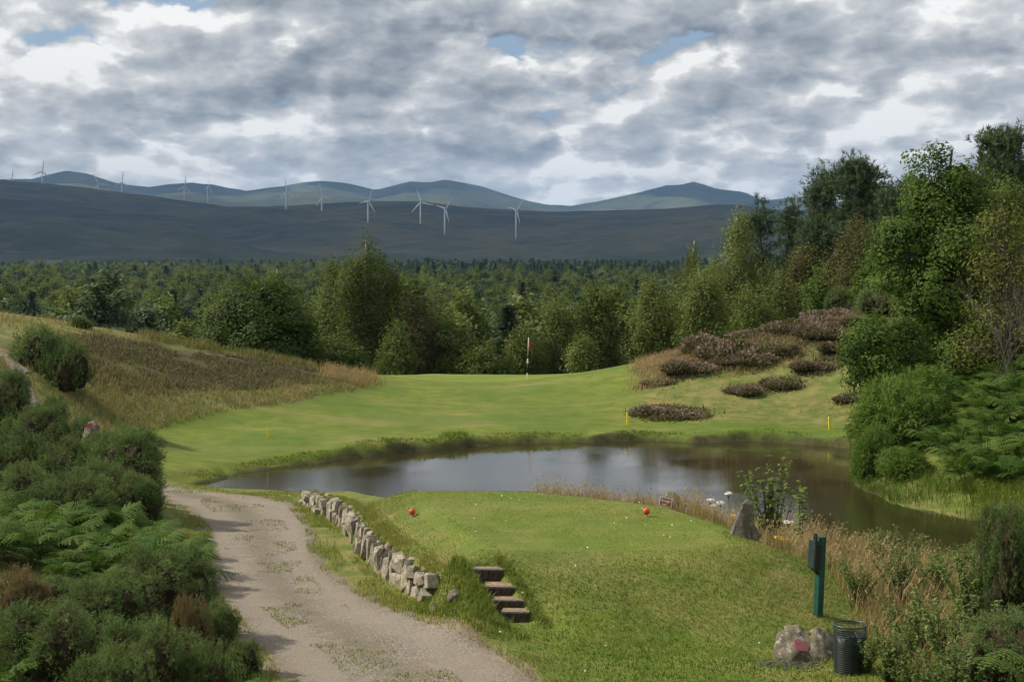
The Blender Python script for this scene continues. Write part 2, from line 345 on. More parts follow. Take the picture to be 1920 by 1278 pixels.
# zones: what grows where (colour of the thing itself, the shader breaks them up)
def fair_sd(x, y): return poly_sd(x, y, [(-9.6, 39.8), (-12.5, 43), (-14.3, 50.5), (-12.2, 54.6), (-9.4, 59.5), (-7.2, 64), (-6.9, 68), (-7.2, 72), (-9, 84), (6, 84), (7.4, 72), (5.6, 66), (5.2, 60), (7.5, 57.2), (14.5, 56.5), (13.5, 53), (0, 44)])
def zones(x, y):
    n1 = fbm(x, y, .45, 4, 21); n2 = fbm(x, y, 1.3, 3, 31)
    z = np.zeros((len(x), 4))
    fs = fair_sd(x, y)+n1*.35
    dry = sstep(.1, .9, fs)*((y > 38) & (y < 130))                    # rough outside the fairway
    pd = poly_sd(x, y, POND)
    tee = poly_sd(x, y, TEE)
    dl, fr = line_d(x, y, PATH[:, :2]); hw = PATH[np.clip((fr).astype(int), 0, len(PATH)-1), 2]
    edge = dl-hw
    wd, _ = line_d(x, y, WALL)
    dry = dry*np.where((x > 4) & (y < 66), .8, 1.0)*np.where((x > 12) & (y < 53), .25, 1.0)
    dry = np.maximum(dry, (1-sstep(.0, .9, np.abs(edge)+n2*.35))*.85*(x < 3))
    dry = np.maximum(dry, (1-sstep(.3, 1.1, wd+n2*.5))*.8)
    dry = np.maximum(dry, sstep(.2, .75, n1+.2*n2)*.5*(y < 38))
    dry = np.maximum(dry, (x > 4.2)*(y > 22)*(y < 38)*.8)
    dry = np.maximum(dry, (x < -6)*(y < 39)*.7)
    gsd = np.hypot((x+1.2)/6.2, (y-75.5)/4.0)
    heath = ((poly_sd(x, y, [(-18.6, 52.8), (-14.6, 56), (-10.8, 61.4), (-7.9, 66.6), (-9.3, 68.6), (-13.4, 66.6), (-18.2, 62.8), (-20.6, 57)])+n1*.7) < 0)*1.0
    heath = np.maximum(heath, (poly_sd(x, y, [(6.5, 67), (10, 67.5), (14, 68), (18, 66), (24, 66), (24, 80), (15, 78), (6.5, 73)])+n1*.8 < 0)*.85)
    heath = np.maximum(heath, sstep(100, 130, y)*.6)
    mud = (1-sstep(.12, .42, pd+n2*.15))*(y > 41)*(pd > -9)
    mud = np.maximum(mud, ((pd < -.15)*1.0))
    lush = np.maximum(1-sstep(.97, 1.02, gsd), 0)
    lush = np.maximum(lush, .45*(1-sstep(-.5, .7, tee+n2*.3)))
    z[:, 0] = dry; z[:, 1] = heath; z[:, 2] = mud; z[:, 3] = lush
    return np.clip(z, 0, 1)
ZN = zones(fx, fy)
def ground_mat():
    m_, k = mat_new('turf'); g = k.new('ShaderNodeNewGeometry').outputs['Position']
    at_ = k.new('ShaderNodeAttribute', attribute_name='zone'); sp = k.new('ShaderNodeSeparateColor'); k.link(at_.outputs['Color'], sp.inputs[0])
    dry, heath, mud = sp.outputs; lush = at_.outputs['Alpha']
    flat = k.v('MULTIPLY', g, (1, 1, .3)); band = k.v('MULTIPLY', g, (.22, 1, .3))
    n_f = k.noise(flat, 14, 5, .7); n_m = k.noise(flat, 1.6, 5, .62); n_b = k.noise(band, .55, 5, .6, .3); n_l = k.noise(flat, .16, 3, .5); n_t = k.noise(flat, 45, 3, .6)
    grass = k.mix(k.rng(n_m, .3, .72), (.080, .120, .013), (.148, .172, .026))
    grass = k.mix(k.m('MULTIPLY', k.rng(n_f, .45, .75), .55), grass, (.185, .20, .040))
    straw = k.mix(k.rng(n_f, .3, .7), (.17, .155, .05), (.30, .235, .10))
    grass = k.mix(k.m('MULTIPLY', k.rng(n_b, .48, .70), .6), grass, straw)
    grass = k.mix(k.m('MULTIPLY', k.rng(n_l, .42, .62), .5), grass, (.058, .115, .014))
    rough = k.mix(k.rng(n_m, .36, .70), (.095, .120, .030), (.235, .19, .075))
    c = k.mix(k.m('MULTIPLY', dry, k.rng(n_m, .18, .62, .35, 1)), grass, rough)
    c = k.mix(k.m('MULTIPLY', lush, .85), c, k.mix(k.rng(n_b, .35, .7), (.115, .165, .022), (.170, .205, .036)))
    heathc = k.mix(k.rng(n_m, .35, .65), (.05, .040, .020), (.105, .09, .040))
    c = k.mix(heath, c, heathc)
    c = k.mix(mud, c, k.mix(k.rng(n_m, .4, .6), (.035, .026, .013), (.06, .06, .02)))
    c = k.mix(k.m('MULTIPLY', k.rng(n_t, .35, .7), .3), c, (.04, .07, .012))
    hgt = k.m('ADD', k.m('MULTIPLY', n_t, .6), n_f)
    principled(k, c, .85, .15, hgt, .6, .03); return m_
M_TURF = ground_mat()
ground = link('ground', mesh_data('ground', np.c_[fx, fy, fz], GF, M_TURF, None, True, vcol={'zone': ZN}))
tag(ground, kind='structure')
# ------------------------------------------------------------------ pond
def water_mat():
    m_, k = mat_new('pond_water'); g = k.new('ShaderNodeNewGeometry').outputs['Position']
    w1 = k.noise(k.v('MULTIPLY', g, (1, 1.6, 1)), 5.0, 4, .6); w2 = k.noise(g, 16, 3, .55); patch = k.rng(k.noise(g, .22, 2, .5), .38, .62)
    rip = k.m('MULTIPLY', k.m('ADD', w1, k.m('MULTIPLY', w2, .35)), k.m('ADD', k.m('MULTIPLY', patch, .85), .25))
    principled(k, (.026, .022, .009), .03, .5, rip, .07, .05, IOR=1.5); return m_
px_ = np.linspace(-12, 16, 60); py_ = np.linspace(30, 58, 60); WX, WY = np.meshgrid(px_, py_); wi = np.arange(3600).reshape(60, 60)
pond = link('pond', mesh_data('pond', np.c_[WX.ravel(), WY.ravel(), np.zeros(3600)], np.stack([wi[:-1, :-1], wi[:-1, 1:], wi[1:, 1:], wi[1:, :-1]], -1).reshape(-1, 4), water_mat(), None, True))
tag(pond, kind='structure')
# ------------------------------------------------------------------ gravel path
def gravel_mat():
    m_, k = mat_new('gravel'); g = k.new('ShaderNodeNewGeometry').outputs['Position']
    vo = k.new('ShaderNodeTexVoronoi'); k.link(g, vo.inputs['Vector']); vo.inputs['Scale'].default_value = 55
    sc = k.new('ShaderNodeSeparateColor'); k.link(vo.outputs['Color'], sc.inputs[0])
    c = k.ramp(sc.outputs[0], [(0, (.10, .085, .068)), (.45, (.175, .15, .12)), (.85, (.24, .208, .168)), (1, (.34, .305, .255))])
    n = k.noise(g, .9, 5, .6); nb = k.noise(g, 3.2, 4, .65)
    c = k.mix(k.m('MULTIPLY', k.rng(n, .4, .7), .5), c, (.175, .132, .092))
    c = k.mix(k.m('MULTIPLY', k.rng(nb, .5, .75), .35), c, (.36, .31, .25))
    ua = k.new('ShaderNodeAttribute', attribute_name='across'); us = k.new('ShaderNodeSeparateColor'); k.link(ua.outputs['Color'], us.inputs[0]); nw = k.m('MULTIPLY', k.m('SUBTRACT', k.noise(g, .8, 3, .5), .5), .35)
    au = k.m('ADD', us.outputs[0], nw)                                 # 0 in the middle, 1 at the verge
    track = k.m('MULTIPLY', k.rng(au, .22, .42), k.rng(au, .62, .82, 1, 0)); c = k.mix(k.m('MULTIPLY', track, .5), c, (.24, .208, .17))
    c = k.mix(k.m('MULTIPLY', k.rng(au, .72, 1.0), .75), c, k.mix(k.rng(nb, .35, .65), (.12, .095, .055), (.22, .17, .10)))
    c = k.mix(k.m('MULTIPLY', k.rng(au, .05, .25, 1, 0), .45), c, (.13, .115, .08))
    h_ = k.m('ADD', k.m('MULTIPLY', vo.outputs['Distance'], -1), k.noise(g, 60, 2, .5))
    principled(k, c, .95, .15, h_, .6, .02); return m_
M_GRAVEL = gravel_mat()
def strip(name, P, lift, mat, jag=.13, cols=26):
    t = np.gradient(P[:, :2], axis=0); t = t/np.linalg.norm(t, axis=1, keepdims=True); nn = np.c_[t[:, 1], -t[:, 0]]
    u = np.linspace(-1, 1, cols); V = []
    for i, p in enumerate(P):
        for q in u:
            wv = p[2]+(fbm(np.array([i*.13+50*(q > 0)]), np.array([.5]), 1.7, 3, 5)[0])*jag
            V.append((p[0]+nn[i, 0]*q*wv, p[1]+nn[i, 1]*q*wv))
    V = np.array(V); z = H(V[:, 0], V[:, 1])
    e = np.tile(np.abs(u), len(P)); z = z+np.where(e > .97, -.03, lift)
    j = np.arange(len(P)*cols).reshape(len(P), cols)
    return link(name, mesh_data(name, np.c_[V, z], np.stack([j[:-1, :-1], j[:-1, 1:], j[1:, 1:], j[1:, :-1]], -1).reshape(-1, 4), mat, None, True, vcol={'across': np.repeat(e[:, None], 4, 1)}))
PATHF = spline(PATH[::6], 420)
path = strip('gravel_path', PATHF, .022, M_GRAVEL); tag(path, kind='structure')
# ------------------------------------------------------------------ hills
def hill_mat(name, a, b, c_, sc):
    m_, k = mat_new(name); g = k.new('ShaderNodeNewGeometry').outputs['Position']
    n1 = k.noise(g, sc, 7, .62, .4); n2 = k.noise(k.v('MULTIPLY', g, (1, 1, 3)), sc*3.3, 6, .65)
    c = k.mix(k.rng(n1, .36, .62), a, b); c = k.mix(k.m('MULTIPLY', k.rng(n2, .48, .7), .7), c, c_)
    principled(k, c, .95, .05, n2, .8, 25.0); return m_
def hill(name, ridge, Yc, Y0, z0, mat, amp, seed, rows=46, back=.35, power=1.15):
    pxs = np.arange(-900, 2821, 10.0); ry = np.interp(pxs, [p[0] for p in ridge], [p[1] for p in ridge])
    ry = ry+fbm(pxs, pxs*0, .02, 3, seed)*1.0
    zc = CAMZ-(ry-HOR)/FPX*Yc; V = []
    ts = np.r_[np.linspace(0, 1, rows), np.linspace(1, 1+back, 9)[1:]]
    for t in ts:
        Y = Y0+(Yc-Y0)*t if t <= 1 else Yc+(Yc-Y0)*(t-1)
        prof = t**power if t <= 1 else 1-((t-1)/back)**1.6*.8
        X = (pxs-960)/FPX*Y
        z = z0+(zc-z0)*prof
        e = np.sin(np.pi*min(t, 1))
        z = z+e*amp*fbm(X, Y+X*.3, 1/(.16*Yc), 5, seed+3)
        V.append(np.c_[X, np.full(len(X), Y), z])
    V = np.concatenate(V); n = len(pxs); j = np.arange(len(V)).reshape(-1, n)
    o = link(name, mesh_data(name, V, np.stack([j[:-1, :-1], j[:-1, 1:], j[1:, 1:], j[1:, :-1]], -1).reshape(-1, 4), mat, None, True))
    tag(o, kind='structure'); return o
RID_FAR = [(-900, 350), (-200, 345), (0, 336), (60, 336), (95, 326), (125, 320), (165, 325), (215, 342), (245, 347), (280, 351), (325, 344), (360, 342), (400, 347), (460, 358), (530, 349), (570, 341), (605, 338), (650, 344), (705, 355), (740, 347), (770, 340), (805, 341), (835, 336), (870, 343), (905, 350), (950, 364), (990, 376), (1025, 383), (1070, 386), (1110, 379), (1150, 372), (1200, 361), (1250, 347), (1275, 346), (1300, 340), (1320, 345), (1345, 355), (1395, 360), (1430, 376), (1500, 368), (1560, 380), (1640, 372), (1760, 390), (1920, 400), (2820, 390)]
RID_MID = [(-900, 330), (-200, 332), (0, 337), (80, 343), (150, 351), (230, 361), (300, 369), (380, 380), (440, 388), (500, 387), (560, 384), (640, 380), (700, 378), (760, 376), (800, 378), (860, 386), (950, 393), (1050, 396), (1130, 396), (1220, 393), (1290, 388), (1340, 383), (1390, 384), (1450, 392), (1600, 398), (1920, 405), (2820, 400)]
RID_NEAR = [(-900, 370), (-300, 366), (0, 372), (90, 378), (170, 390), (240, 399), (320, 404), (370, 415), (410, 440), (450, 462), (520, 480), (600, 492), (800, 505), (2820, 512)]
hill('mountains', RID_FAR, 9800, 5600, 20, hill_mat('moor_far', (.040, .050, .032), (.085, .090, .046), (.026, .030, .034), .0016), 150, 40, power=1.0)
hill('hills', RID_MID, 5200, 2300, 10, hill_mat('moor_mid', (.050, .058, .024), (.13, .115, .045), (.030, .030, .024), .0030), 55, 50)
hill('hillside', RID_NEAR, 3300, 1500, 10, hill_mat('moor_near', (.026, .034, .015), (.065, .068, .026), (.10, .09, .07), .0045), 30, 60)
# ------------------------------------------------------------------ plant builders
M_GORSE = foliage('gorse_green', [(.026, .042, .014), (.060, .094, .030), (.098, .142, .046), (.15, .185, .07)], .3, .3)
M_GORSE_DRY = foliage('gorse_dry', [(.05, .03, .015), (.11, .07, .035), (.17, .12, .06), (.10, .12, .05)], .2, .2)
M_TWIG = foliage('twig_brown', [(.035, .024, .014), (.08, .055, .035), (.14, .10, .065)], .0, .2)
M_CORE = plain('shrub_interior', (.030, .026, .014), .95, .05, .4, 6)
M_FERN = foliage('bracken_green', [(.016, .040, .007), (.034, .072, .012), (.058, .105, .018), (.10, .13, .028)], .35, .5)
M_BIRCH = foliage('birch_leaf', [(.042, .058, .014), (.077, .102, .024), (.115, .140, .037), (.155, .168, .053)], .4, .45)
M_BIRCH_DULL = foliage('birch_dull_leaf', [(.036, .038, .014), (.066, .066, .024), (.10, .095, .036), (.14, .125, .05)], .4, .3)
M_OAK = foliage('oak_leaf', [(.026, .048, .009), (.054, .094, .015), (.090, .135, .024), (.15, .175, .04)], .4, .25)
M_DARKLEAF = foliage('dark_leaf', [(.024, .040, .009), (.045, .070, .014), (.077, .104, .021), (.125, .13, .028)], .35, .25)
M_ROUND = foliage('sycamore_leaf', [(.018, .032, .007), (.032, .054, .010), (.056, .080, .015), (.11, .11, .022)], .35, .0)
M_PINE = foliage('pine_needle', [(.024, .040, .021), (.048, .074, .038), (.080, .108, .052), (.11, .13, .06)], .3, .35)
M_BARK = plain('bark_brown', (.075, .058, .042), .9, .1, .45, 9)
M_BARK_BIRCH = plain('bark_birch', (.36, .33, .28), .8, .15, .5, 5)
M_BARK_GREY = plain('bark_grey', (.085, .075, .06), .9, .1, .35, 8)
M_HEATH_G = foliage('heather_green', [(.045, .050, .018), (.095, .095, .036), (.15, .14, .055)], .2, .3)
M_HEATH_F = foliage('heather_bloom', [(.12, .085, .065), (.19, .135, .12), (.28, .19, .205)], .3, .3)
M_GRASS = foliage('grass_blade', [(.046, .084, .011), (.092, .136, .019), (.145, .172, .032), (.22, .20, .065), (.32, .25, .12)], .35, .0)
M_STRAW = foliage('dry_grass', [(.065, .090, .024), (.13, .125, .045), (.215, .17, .075), (.30, .225, .12), (.31, .20, .135)], .35, .0)
def rdirs(rg, n, zmin=-1.0):
    z = rg.uniform(zmin, 1, n); a = rg.uniform(0, 2*np.pi, n); r = np.sqrt(1-z*z); return np.stack([r*np.cos(a), r*np.sin(a), z], 1)
def lobe_points(rg, lobes, n, zmin=-.4, lo=.86, hi=1.04):
    L = np.array([[*c, *r] for c, r in lobes], float); ar = (L[:, 3]*L[:, 4]*L[:, 5])**(2/3); idx = rg.choice(len(L), n, p=ar/ar.sum())
    d = rdirs(rg, n, zmin); p = L[idx, :3]+d*L[idx, 3:]*rg.uniform(lo, hi, (n, 1)); keep = np.ones(n, bool)
    for j in range(len(L)):
        q = (((p-L[j, :3])/L[j, 3:])**2).sum(1); keep &= ~((q < .72) & (idx != j))
    keep &= p[:, 2] > 0.0
    return p[keep], nrm(d/L[idx, 3:]*L[idx, 3:].min(1, keepdims=True))[keep], idx[keep]
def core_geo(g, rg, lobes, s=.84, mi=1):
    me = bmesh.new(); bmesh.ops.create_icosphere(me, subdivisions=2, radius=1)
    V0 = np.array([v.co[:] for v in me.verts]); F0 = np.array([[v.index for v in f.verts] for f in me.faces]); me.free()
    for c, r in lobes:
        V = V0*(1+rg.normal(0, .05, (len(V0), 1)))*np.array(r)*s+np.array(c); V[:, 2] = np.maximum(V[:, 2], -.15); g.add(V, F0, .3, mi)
def shoots(g, rg, P, D, L, nn, nl, nw, tb, mi=0, spread=1.0):
    """needle-covered shoots: nn needles each"""
    n = len(P); L = np.broadcast_to(L, (n,)); D = nrm(D); u, w = frame(D)
    t = rg.uniform(.05, 1, (n, nn)); a = rg.uniform(0, 2*np.pi, (n, nn, 1))
    pos = P[:, None]+D[:, None]*(t*L[:, None])[..., None]
    dr = nrm(D[:, None]*.8+(u[:, None]*np.cos(a)+w[:, None]*np.sin(a))*spread)
    V, F = spikes(pos.reshape(-1, 3), dr.reshape(-1, 3), np.tile(nl, n*nn)*rg.uniform(.7, 1.3, n*nn), nw, rg)
    tt = np.clip(tb[:, None]+.28*(t-.5)+rg.normal(0, .06, (n, nn)), 0, 1).ravel()
    g.add(V, F, tt, mi)
def rand_lobes(rg, n, w, h):
    L = [((0, 0, h*.42), (w*.62, w*.62, h*.56))]
    for _ in range(n):
        a = rg.uniform(0, 2*np.pi); d = w*rg.uniform(.35, .72); r = w*rg.uniform(.28, .45)
        L.append(((d*np.cos(a), d*np.sin(a), h*rg.uniform(.18, .62)), (r, r, r*rg.uniform(.7, 1.0)*h/w*1.1)))
    return L
def gorse_data(name, seed, w=1.0, h=1.1, nl=7, dens=130, needle=.045, nn=11, mat=None, brown=.3, lsh=(.10, .20), per=13, rt=.11):
    """gorse: many small tufts of spiny shoots over a lumpy mass, dead brown twigs in the gaps"""
    rg = np.random.default_rng(seed); g = Geo(); lobes = rand_lobes(rg, nl, w, h)
    P, D, idx = lobe_points(rg, lobes, int(dens*w*h*3), -.45, .84, 1.06)
    ltint = rg.uniform(-.12, .12, len(lobes)); ct = np.clip(.52+ltint[idx]+rg.normal(0, .13, len(P)), .05, .95)
    dead = rg.random(len(P)) < brown*.35
    ci = np.repeat(np.arange(len(P)), per); n = len(ci)
    dir_ = nrm(D[ci]*.75+np.array([0, 0, .35])+rg.normal(0, .55, (n, 3)))
    base = P[ci]+dir_*rt*.25-D[ci]*rt*.5+rg.normal(0, rt*.28, (n, 3)); m = ~dead[ci]
    shoots(g, rg, base[m], dir_[m], rg.uniform(*lsh, m.sum()), nn, needle, needle*.24, ct[ci][m]+rg.normal(0, .05, m.sum()))
    m = dead[ci] | (rg.random(n) < brown*.25)
    shoots(g, rg, base[m]-D[ci][m]*.03, dir_[m], .13, 6, needle*.8, needle*.22, rg.uniform(.1, 1, m.sum()), 2)
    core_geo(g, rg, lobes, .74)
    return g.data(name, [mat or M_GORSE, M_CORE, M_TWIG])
def frond_data(name, seed, L=1.0, arch=.55, pairs=17):
    """one bracken frond on its stalk: arches away along +X"""
    rg = np.random.default_rng(seed); g = Geo(); t = np.linspace(0, 1, 12)
    ang = np.interp(t, [0, .35, 1], [1.35, .85, -.25])*arch/.55; ds = L/11
    X = np.r_[0, np.cumsum(np.cos(ang[:-1])*ds)]; Z = np.r_[0, np.cumsum(np.sin(ang[:-1])*ds)]; P = np.c_[X, X*0+.03*np.sin(t*5+seed), Z]
    V, F = tube(P, np.linspace(.006, .002, 12)*L, 3, False); g.add(V, F, .35)
    for i in range(pairs):
        s_ = .30+.69*i/(pairs-1); c = np.array([np.interp(s_, t, P[:, j]) for j in range(3)]); c2 = np.array([np.interp(min(s_+.05, 1), t, P[:, j]) for j in range(3)])
        fw = (c2-c)/max(np.linalg.norm(c2-c), 1e-6); ln = L*.30*np.sin(np.pi*(.18+.80*(1-(s_-.30)/.70)))**.9*(1-.25*(s_ < .36))
        for sd in (-1, 1):
            d = nrm(np.array([[0, sd*1.0, 0]])+fw*.45+np.array([[0, 0, -.18]])+rg.normal(0, .08, (1, 3)))[0]; side = np.cross(d, np.cross(fw, d)); side = nrm(fw[None]-d*np.dot(fw, d))[0]
            nseg = 5 if ln > L*.09 else 2                       # each pinna is cut into pinnules
            for q in range(nseg):
                a = c+d*ln*(q/nseg); b = c+d*ln*((q+.75)/nseg); wd = ln*.19*(1-.75*q/nseg); dz = np.array([0, 0, -.25*ln*(q/nseg)**2])
                for s2 in (-1, 1):
                    tipp = a+(b-a)*.8+side*s2*wd+dz; g.add([a+dz*.7, b+dz, tipp], [(0, 1, 2)], .38+.4*rg.random()+.12*s_)
    return g.data(name, M_FERN)
FROND = [frond_data('frond', s_, 1.0, a_) for s_, a_ in ((1, .55), (2, .48), (3, .62))]
def fern(loc, n, size, rg, label, group, tiltv=None):
    e = empty('bracken_plant', loc, rg.uniform(0, 6.28)); tag(e, label, 'fern', group)
    for i in range(n):
        f = link('frond', FROND[rg.integers(3)], e, (rg.normal(0, .06)*size, rg.normal(0, .06)*size, -.04), 0, size*rg.uniform(.75, 1.15))
        f.rotation_euler = (rg.normal(0, .16), rg.normal(-.12, .2), i*2*math.pi/n+rg.normal(0, .25))
    return e
def clump_centres(rg, lobes, n, pw=.42):
    L = np.array([[*c, *r] for c, r in lobes], float); vol = L[:, 3]*L[:, 4]*L[:, 5]; idx = rg.choice(len(L), n, p=vol**.8/(vol**.8).sum())
    d = rdirs(rg, n, -.75); rr = rg.random((n, 1))**pw
    return L[idx, :3]+d*L[idx, 3:]*rr, d
def branchy(g, rg, top, r0, tips, lean=(0, 0), sides=6, mi=0, tint=.5, frac=(.25, .85), sag=.12):
    """trunk to `top` with limbs out to the given tips"""
    n = 8; t = np.linspace(0, 1, n); P = np.c_[lean[0]*t*top+rg.normal(0, .02*top, n)*t, lean[1]*t*top+rg.normal(0, .02*top, n)*t, t*top]; P[0, 2] = -.4
    V, F = tube(P, r0*(1.15-t)**.9, sides+2); g.add(V, F, tint, mi)
    for q in tips:
        h = np.clip(q[2]/top*rg.uniform(.45, .8), *frac); a = np.array([np.interp(h, t, P[:, j]) for j in range(3)])
        m = a*.5+q*.5+np.array([0, 0, -sag*np.linalg.norm(q-a)]); s_ = np.linspace(0, 1, 6)[:, None]
        C = (1-s_)**2*a+2*s_*(1-s_)*m+s_**2*q
        V, F = tube(C, np.linspace(r0*.38*(1-h*.5), r0*.07, 6), max(3, sides-2), False); g.add(V, F, tint, mi)
def tree(name, loc, lobes, label, cat='tree', group=None, leaf=.16, nclump=240, per=46, rc=.42, mat=None, bark=None, trunk=None, r0=.16, seed=1, style='leaf', limbs=22, lean=(0, 0), stretch=(1, 1, .75), rz=0.0):
    """an individual tree: trunk with limbs, and a crown of many small leaves"""
    rg = np.random.default_rng(seed); C, D = clump_centres(rg, lobes, nclump)
    if style != 'pine': leaf *= .70; per = int(per*1.6)
    if style == 'birch': stretch = (.75, .75, 1.5)
    ct = rg.normal(0, .15, nclump)
    zr = np.array([c[2] for c, r in lobes]); top = trunk or max(c[2]+r[2]*.8 for c, r in lobes)
    e = empty(name, loc, rz); tag(e, label, cat, group)
    gt = Geo(); branchy(gt, rg, top, r0, C[rg.choice(nclump, min(limbs, nclump), False)], lean); gt.build('trunk', bark or M_BARK, e, True)
    g = Geo(); n = nclump*per; ci = np.repeat(np.arange(nclump), per)
    if style == 'pine':
        P = C[ci]+rg.normal(0, 1, (n, 3))*rc*np.array([1, 1, .45]); P = P[::7]; cj = ci[::7]
        dr = nrm(rg.normal(0, .45, P.shape)+np.array([0, 0, .8])+D[cj]*.55)
        shoots(g, rg, P, dr, leaf*1.6, 11, leaf*1.3, leaf*.24, np.clip(.42+ct[cj]+rg.normal(0, .1, len(P)), 0, 1), spread=.9)
    else:
        off = rg.normal(0, 1, (n, 3)); off *= np.minimum(1, 1.7/np.maximum(np.linalg.norm(off, axis=1, keepdims=True), .01))
        P = C[ci]+off*(rc*rg.uniform(.6, 1.35, (nclump, 1)))[ci]*np.array(stretch)
        if style == 'birch': P[:, 2] -= np.abs(rg.normal(0, .5, n))*rc*1.4
        N = nrm(D[ci]*1.0+off*.4+rg.normal(0, .40, P.shape)+np.array([0, 0, .45 if style != 'birch' else .15]))
        V, F = leaves(P, N, leaf*rg.uniform(.6, 1.25, n), .6, rg); g.add(V, F, np.repeat(np.clip(.45+ct[ci]+rg.normal(0, .07, n), 0, 1), 2))
    g.build('crown', mat or M_OAK, e)
    return e
def blob_lobes(rg, w, h, base, n=9, pear=.0):
    """uneven crown of width w from height `base` to h: lobes of very different size, some standing proud"""
    ch = h-base; L = [((0, 0, base+ch*.46), (w*.27, w*.27, ch*.42))]; n = int(n*1.5)
    for i in range(n):
        t = (i+.5)/n; a = i*2.4+rg.uniform(-.6, .6); prof = np.sin(np.pi*np.clip(.12+.82*t**(1+pear), 0, 1))**.7
        r = w*rg.uniform(.10, .25)*(1-.25*t); d = max(w*.5*prof*rg.uniform(.72, 1.14)-r*.7, 0)
        L.append(((d*np.cos(a), d*np.sin(a), base+ch*(.08+.82*t)+rg.normal(0, .02)*ch), (r, r, r*rg.uniform(.65, 1.1))))
    L.append(((rg.normal(0, .05)*w, 0, h-ch*.07), (w*.08, w*.08, ch*.08)))
    return L
# ------------------------------------------------------------------ trees round the green and on the right
def spot(px, top, Y, dx=0.0):
    """base point on the ground and the height that reaches photo row `top`"""
    x = (px-960)/FPX*Y; z = Hs(x, Y); return (x, Y, z), CAMZ-(top-HOR)/FPX*Y-z
def std_tree(name, px, top, Y, wpx, label, style='leaf', base=.1, seed=1, pear=0.0, **kw):
    loc, h = spot(px, top, Y); w = wpx/FPX*Y; rg = np.random.default_rng(seed+500)
    h -= kw.get('rc', .42)*.8
    return tree(name, loc, blob_lobes(rg, w*.92, h, h*base, kw.pop('lob', 10), pear), label, style=style, seed=seed, **kw)
G_BACK = 'trees behind the green'
loc, h = spot(488, 518, 80); wv = 80/FPX; ob = loc[2]
def rl(px, py, rpx, dy=0.0, rz=.9): return (((px-488)*wv, dy, CAMZ-(py-HOR)*wv-ob), (rpx*wv, rpx*wv, rpx*wv*rz))
tree('broadleaf_tree', loc, [rl(485, 605, 88), rl(490, 560, 42, -.6), rl(455, 565, 40, .4), rl(525, 568, 40, .3), rl(425, 605, 42), rl(552, 608, 44, -.5), rl(405, 640, 34), rl(575, 650, 34), rl(440, 645, 52, -1.6), rl(500, 640, 60, -2.0), rl(545, 665, 45, -1.2), rl(420, 672, 34), rl(590, 685, 26), rl(475, 540, 22), rl(510, 545, 22)], 'large round dark green tree behind the left heather slope', group=G_BACK, seed=3, mat=M_ROUND, nclump=460, per=54, rc=.42, leaf=.135, r0=.28)
std_tree('birch_tree', 686, 438, 93, 150, 'tallest birch tree with drooping branches left of the flag', 'birch', .12, 7, .12, group=G_BACK, mat=M_BIRCH, bark=M_BARK_BIRCH, nclump=380, per=52, rc=.5, leaf=.12, r0=.17, lob=13)
std_tree('birch_tree', 624, 470, 97, 90, 'slim birch tree touching the left side of the tallest birch', 'birch', .1, 8, -.1, group=G_BACK, mat=M_BIRCH, bark=M_BARK_BIRCH, nclump=180, per=50, rc=.5, leaf=.12, r0=.12)
std_tree('broadleaf_tree', 620, 625, 86, 130, 'low dark green shrub tree between the round tree and the tall birch', base=.0, seed=9, group=G_BACK, mat=M_DARKLEAF, nclump=150, per=50, rc=.42, leaf=.13, r0=.1)
std_tree('birch_tree', 785, 545, 93, 150, 'broad dull green birch tree right of the tallest birch', 'birch', .05, 10, group=G_BACK, mat=M_BIRCH_DULL, bark=M_BARK, nclump=300, per=50, rc=.5, leaf=.12, r0=.14)
std_tree('birch_tree', 745, 600, 88, 90, 'short leafy birch in front of the broad dull green birch', 'birch', .0, 11, group=G_BACK, mat=M_BIRCH, bark=M_BARK, nclump=150, per=48, rc=.42, leaf=.11, r0=.1)
std_tree('broadleaf_tree', 845, 598, 92, 90, 'dark green shrub tree beside the broad dull birch, left of the gap', base=.0, seed=12, group=G_BACK, mat=M_DARKLEAF, nclump=130, per=48, rc=.42, leaf=.12, r0=.1)
std_tree('broadleaf_tree', 905, 640, 90, 86, 'lowest dark round bush tree in the gap left of the flag', base=.0, seed=13, group=G_BACK, mat=M_DARKLEAF, nclump=110, per=48, rc=.38, leaf=.12, r0=.08)
std_tree('birch_tree', 985, 602, 91, 96, 'small yellow green tree directly behind the flag', 'birch', .0, 14, group=G_BACK, mat=M_BIRCH, bark=M_BARK, nclump=170, per=48, rc=.42, leaf=.11, r0=.1)
std_tree('birch_tree', 1048, 560, 92, 110, 'bushy green tree just right of the flag', 'birch', .0, 15, group=G_BACK, mat=M_BIRCH, bark=M_BARK, nclump=230, per=48, rc=.45, leaf=.115, r0=.12)
std_tree('birch_tree', 1122, 528, 93, 128, 'tall rounded light green tree midway between the flag and the heather mound', 'birch', .0, 16, group=G_BACK, mat=M_BIRCH, bark=M_BARK, nclump=300, per=50, rc=.48, leaf=.115, r0=.13)
std_tree('broadleaf_tree', 1090, 610, 87, 70, 'small green sapling tree in front of the tall rounded light green tree', base=.0, seed=17, group=G_BACK, mat=M_BIRCH, nclump=90, per=46, rc=.38, leaf=.11, r0=.07)
std_tree('birch_tree', 1222, 518, 91, 128, 'egg shaped yellow green tree above the left end of the heather mound', 'birch', .0, 18, -.2, group=G_BACK, mat=M_BIRCH, bark=M_BARK, nclump=320, per=52, rc=.45, leaf=.115, r0=.13)
G_R = 'trees on the right hand rise'
std_tree('birch_tree', 1318, 490, 90, 130, 'light green feathery birch in front, above the heather mound', 'birch', .0, 20, group=G_R, mat=M_BIRCH, bark=M_BARK_BIRCH, nclump=300, per=52, rc=.48, leaf=.115, r0=.13)
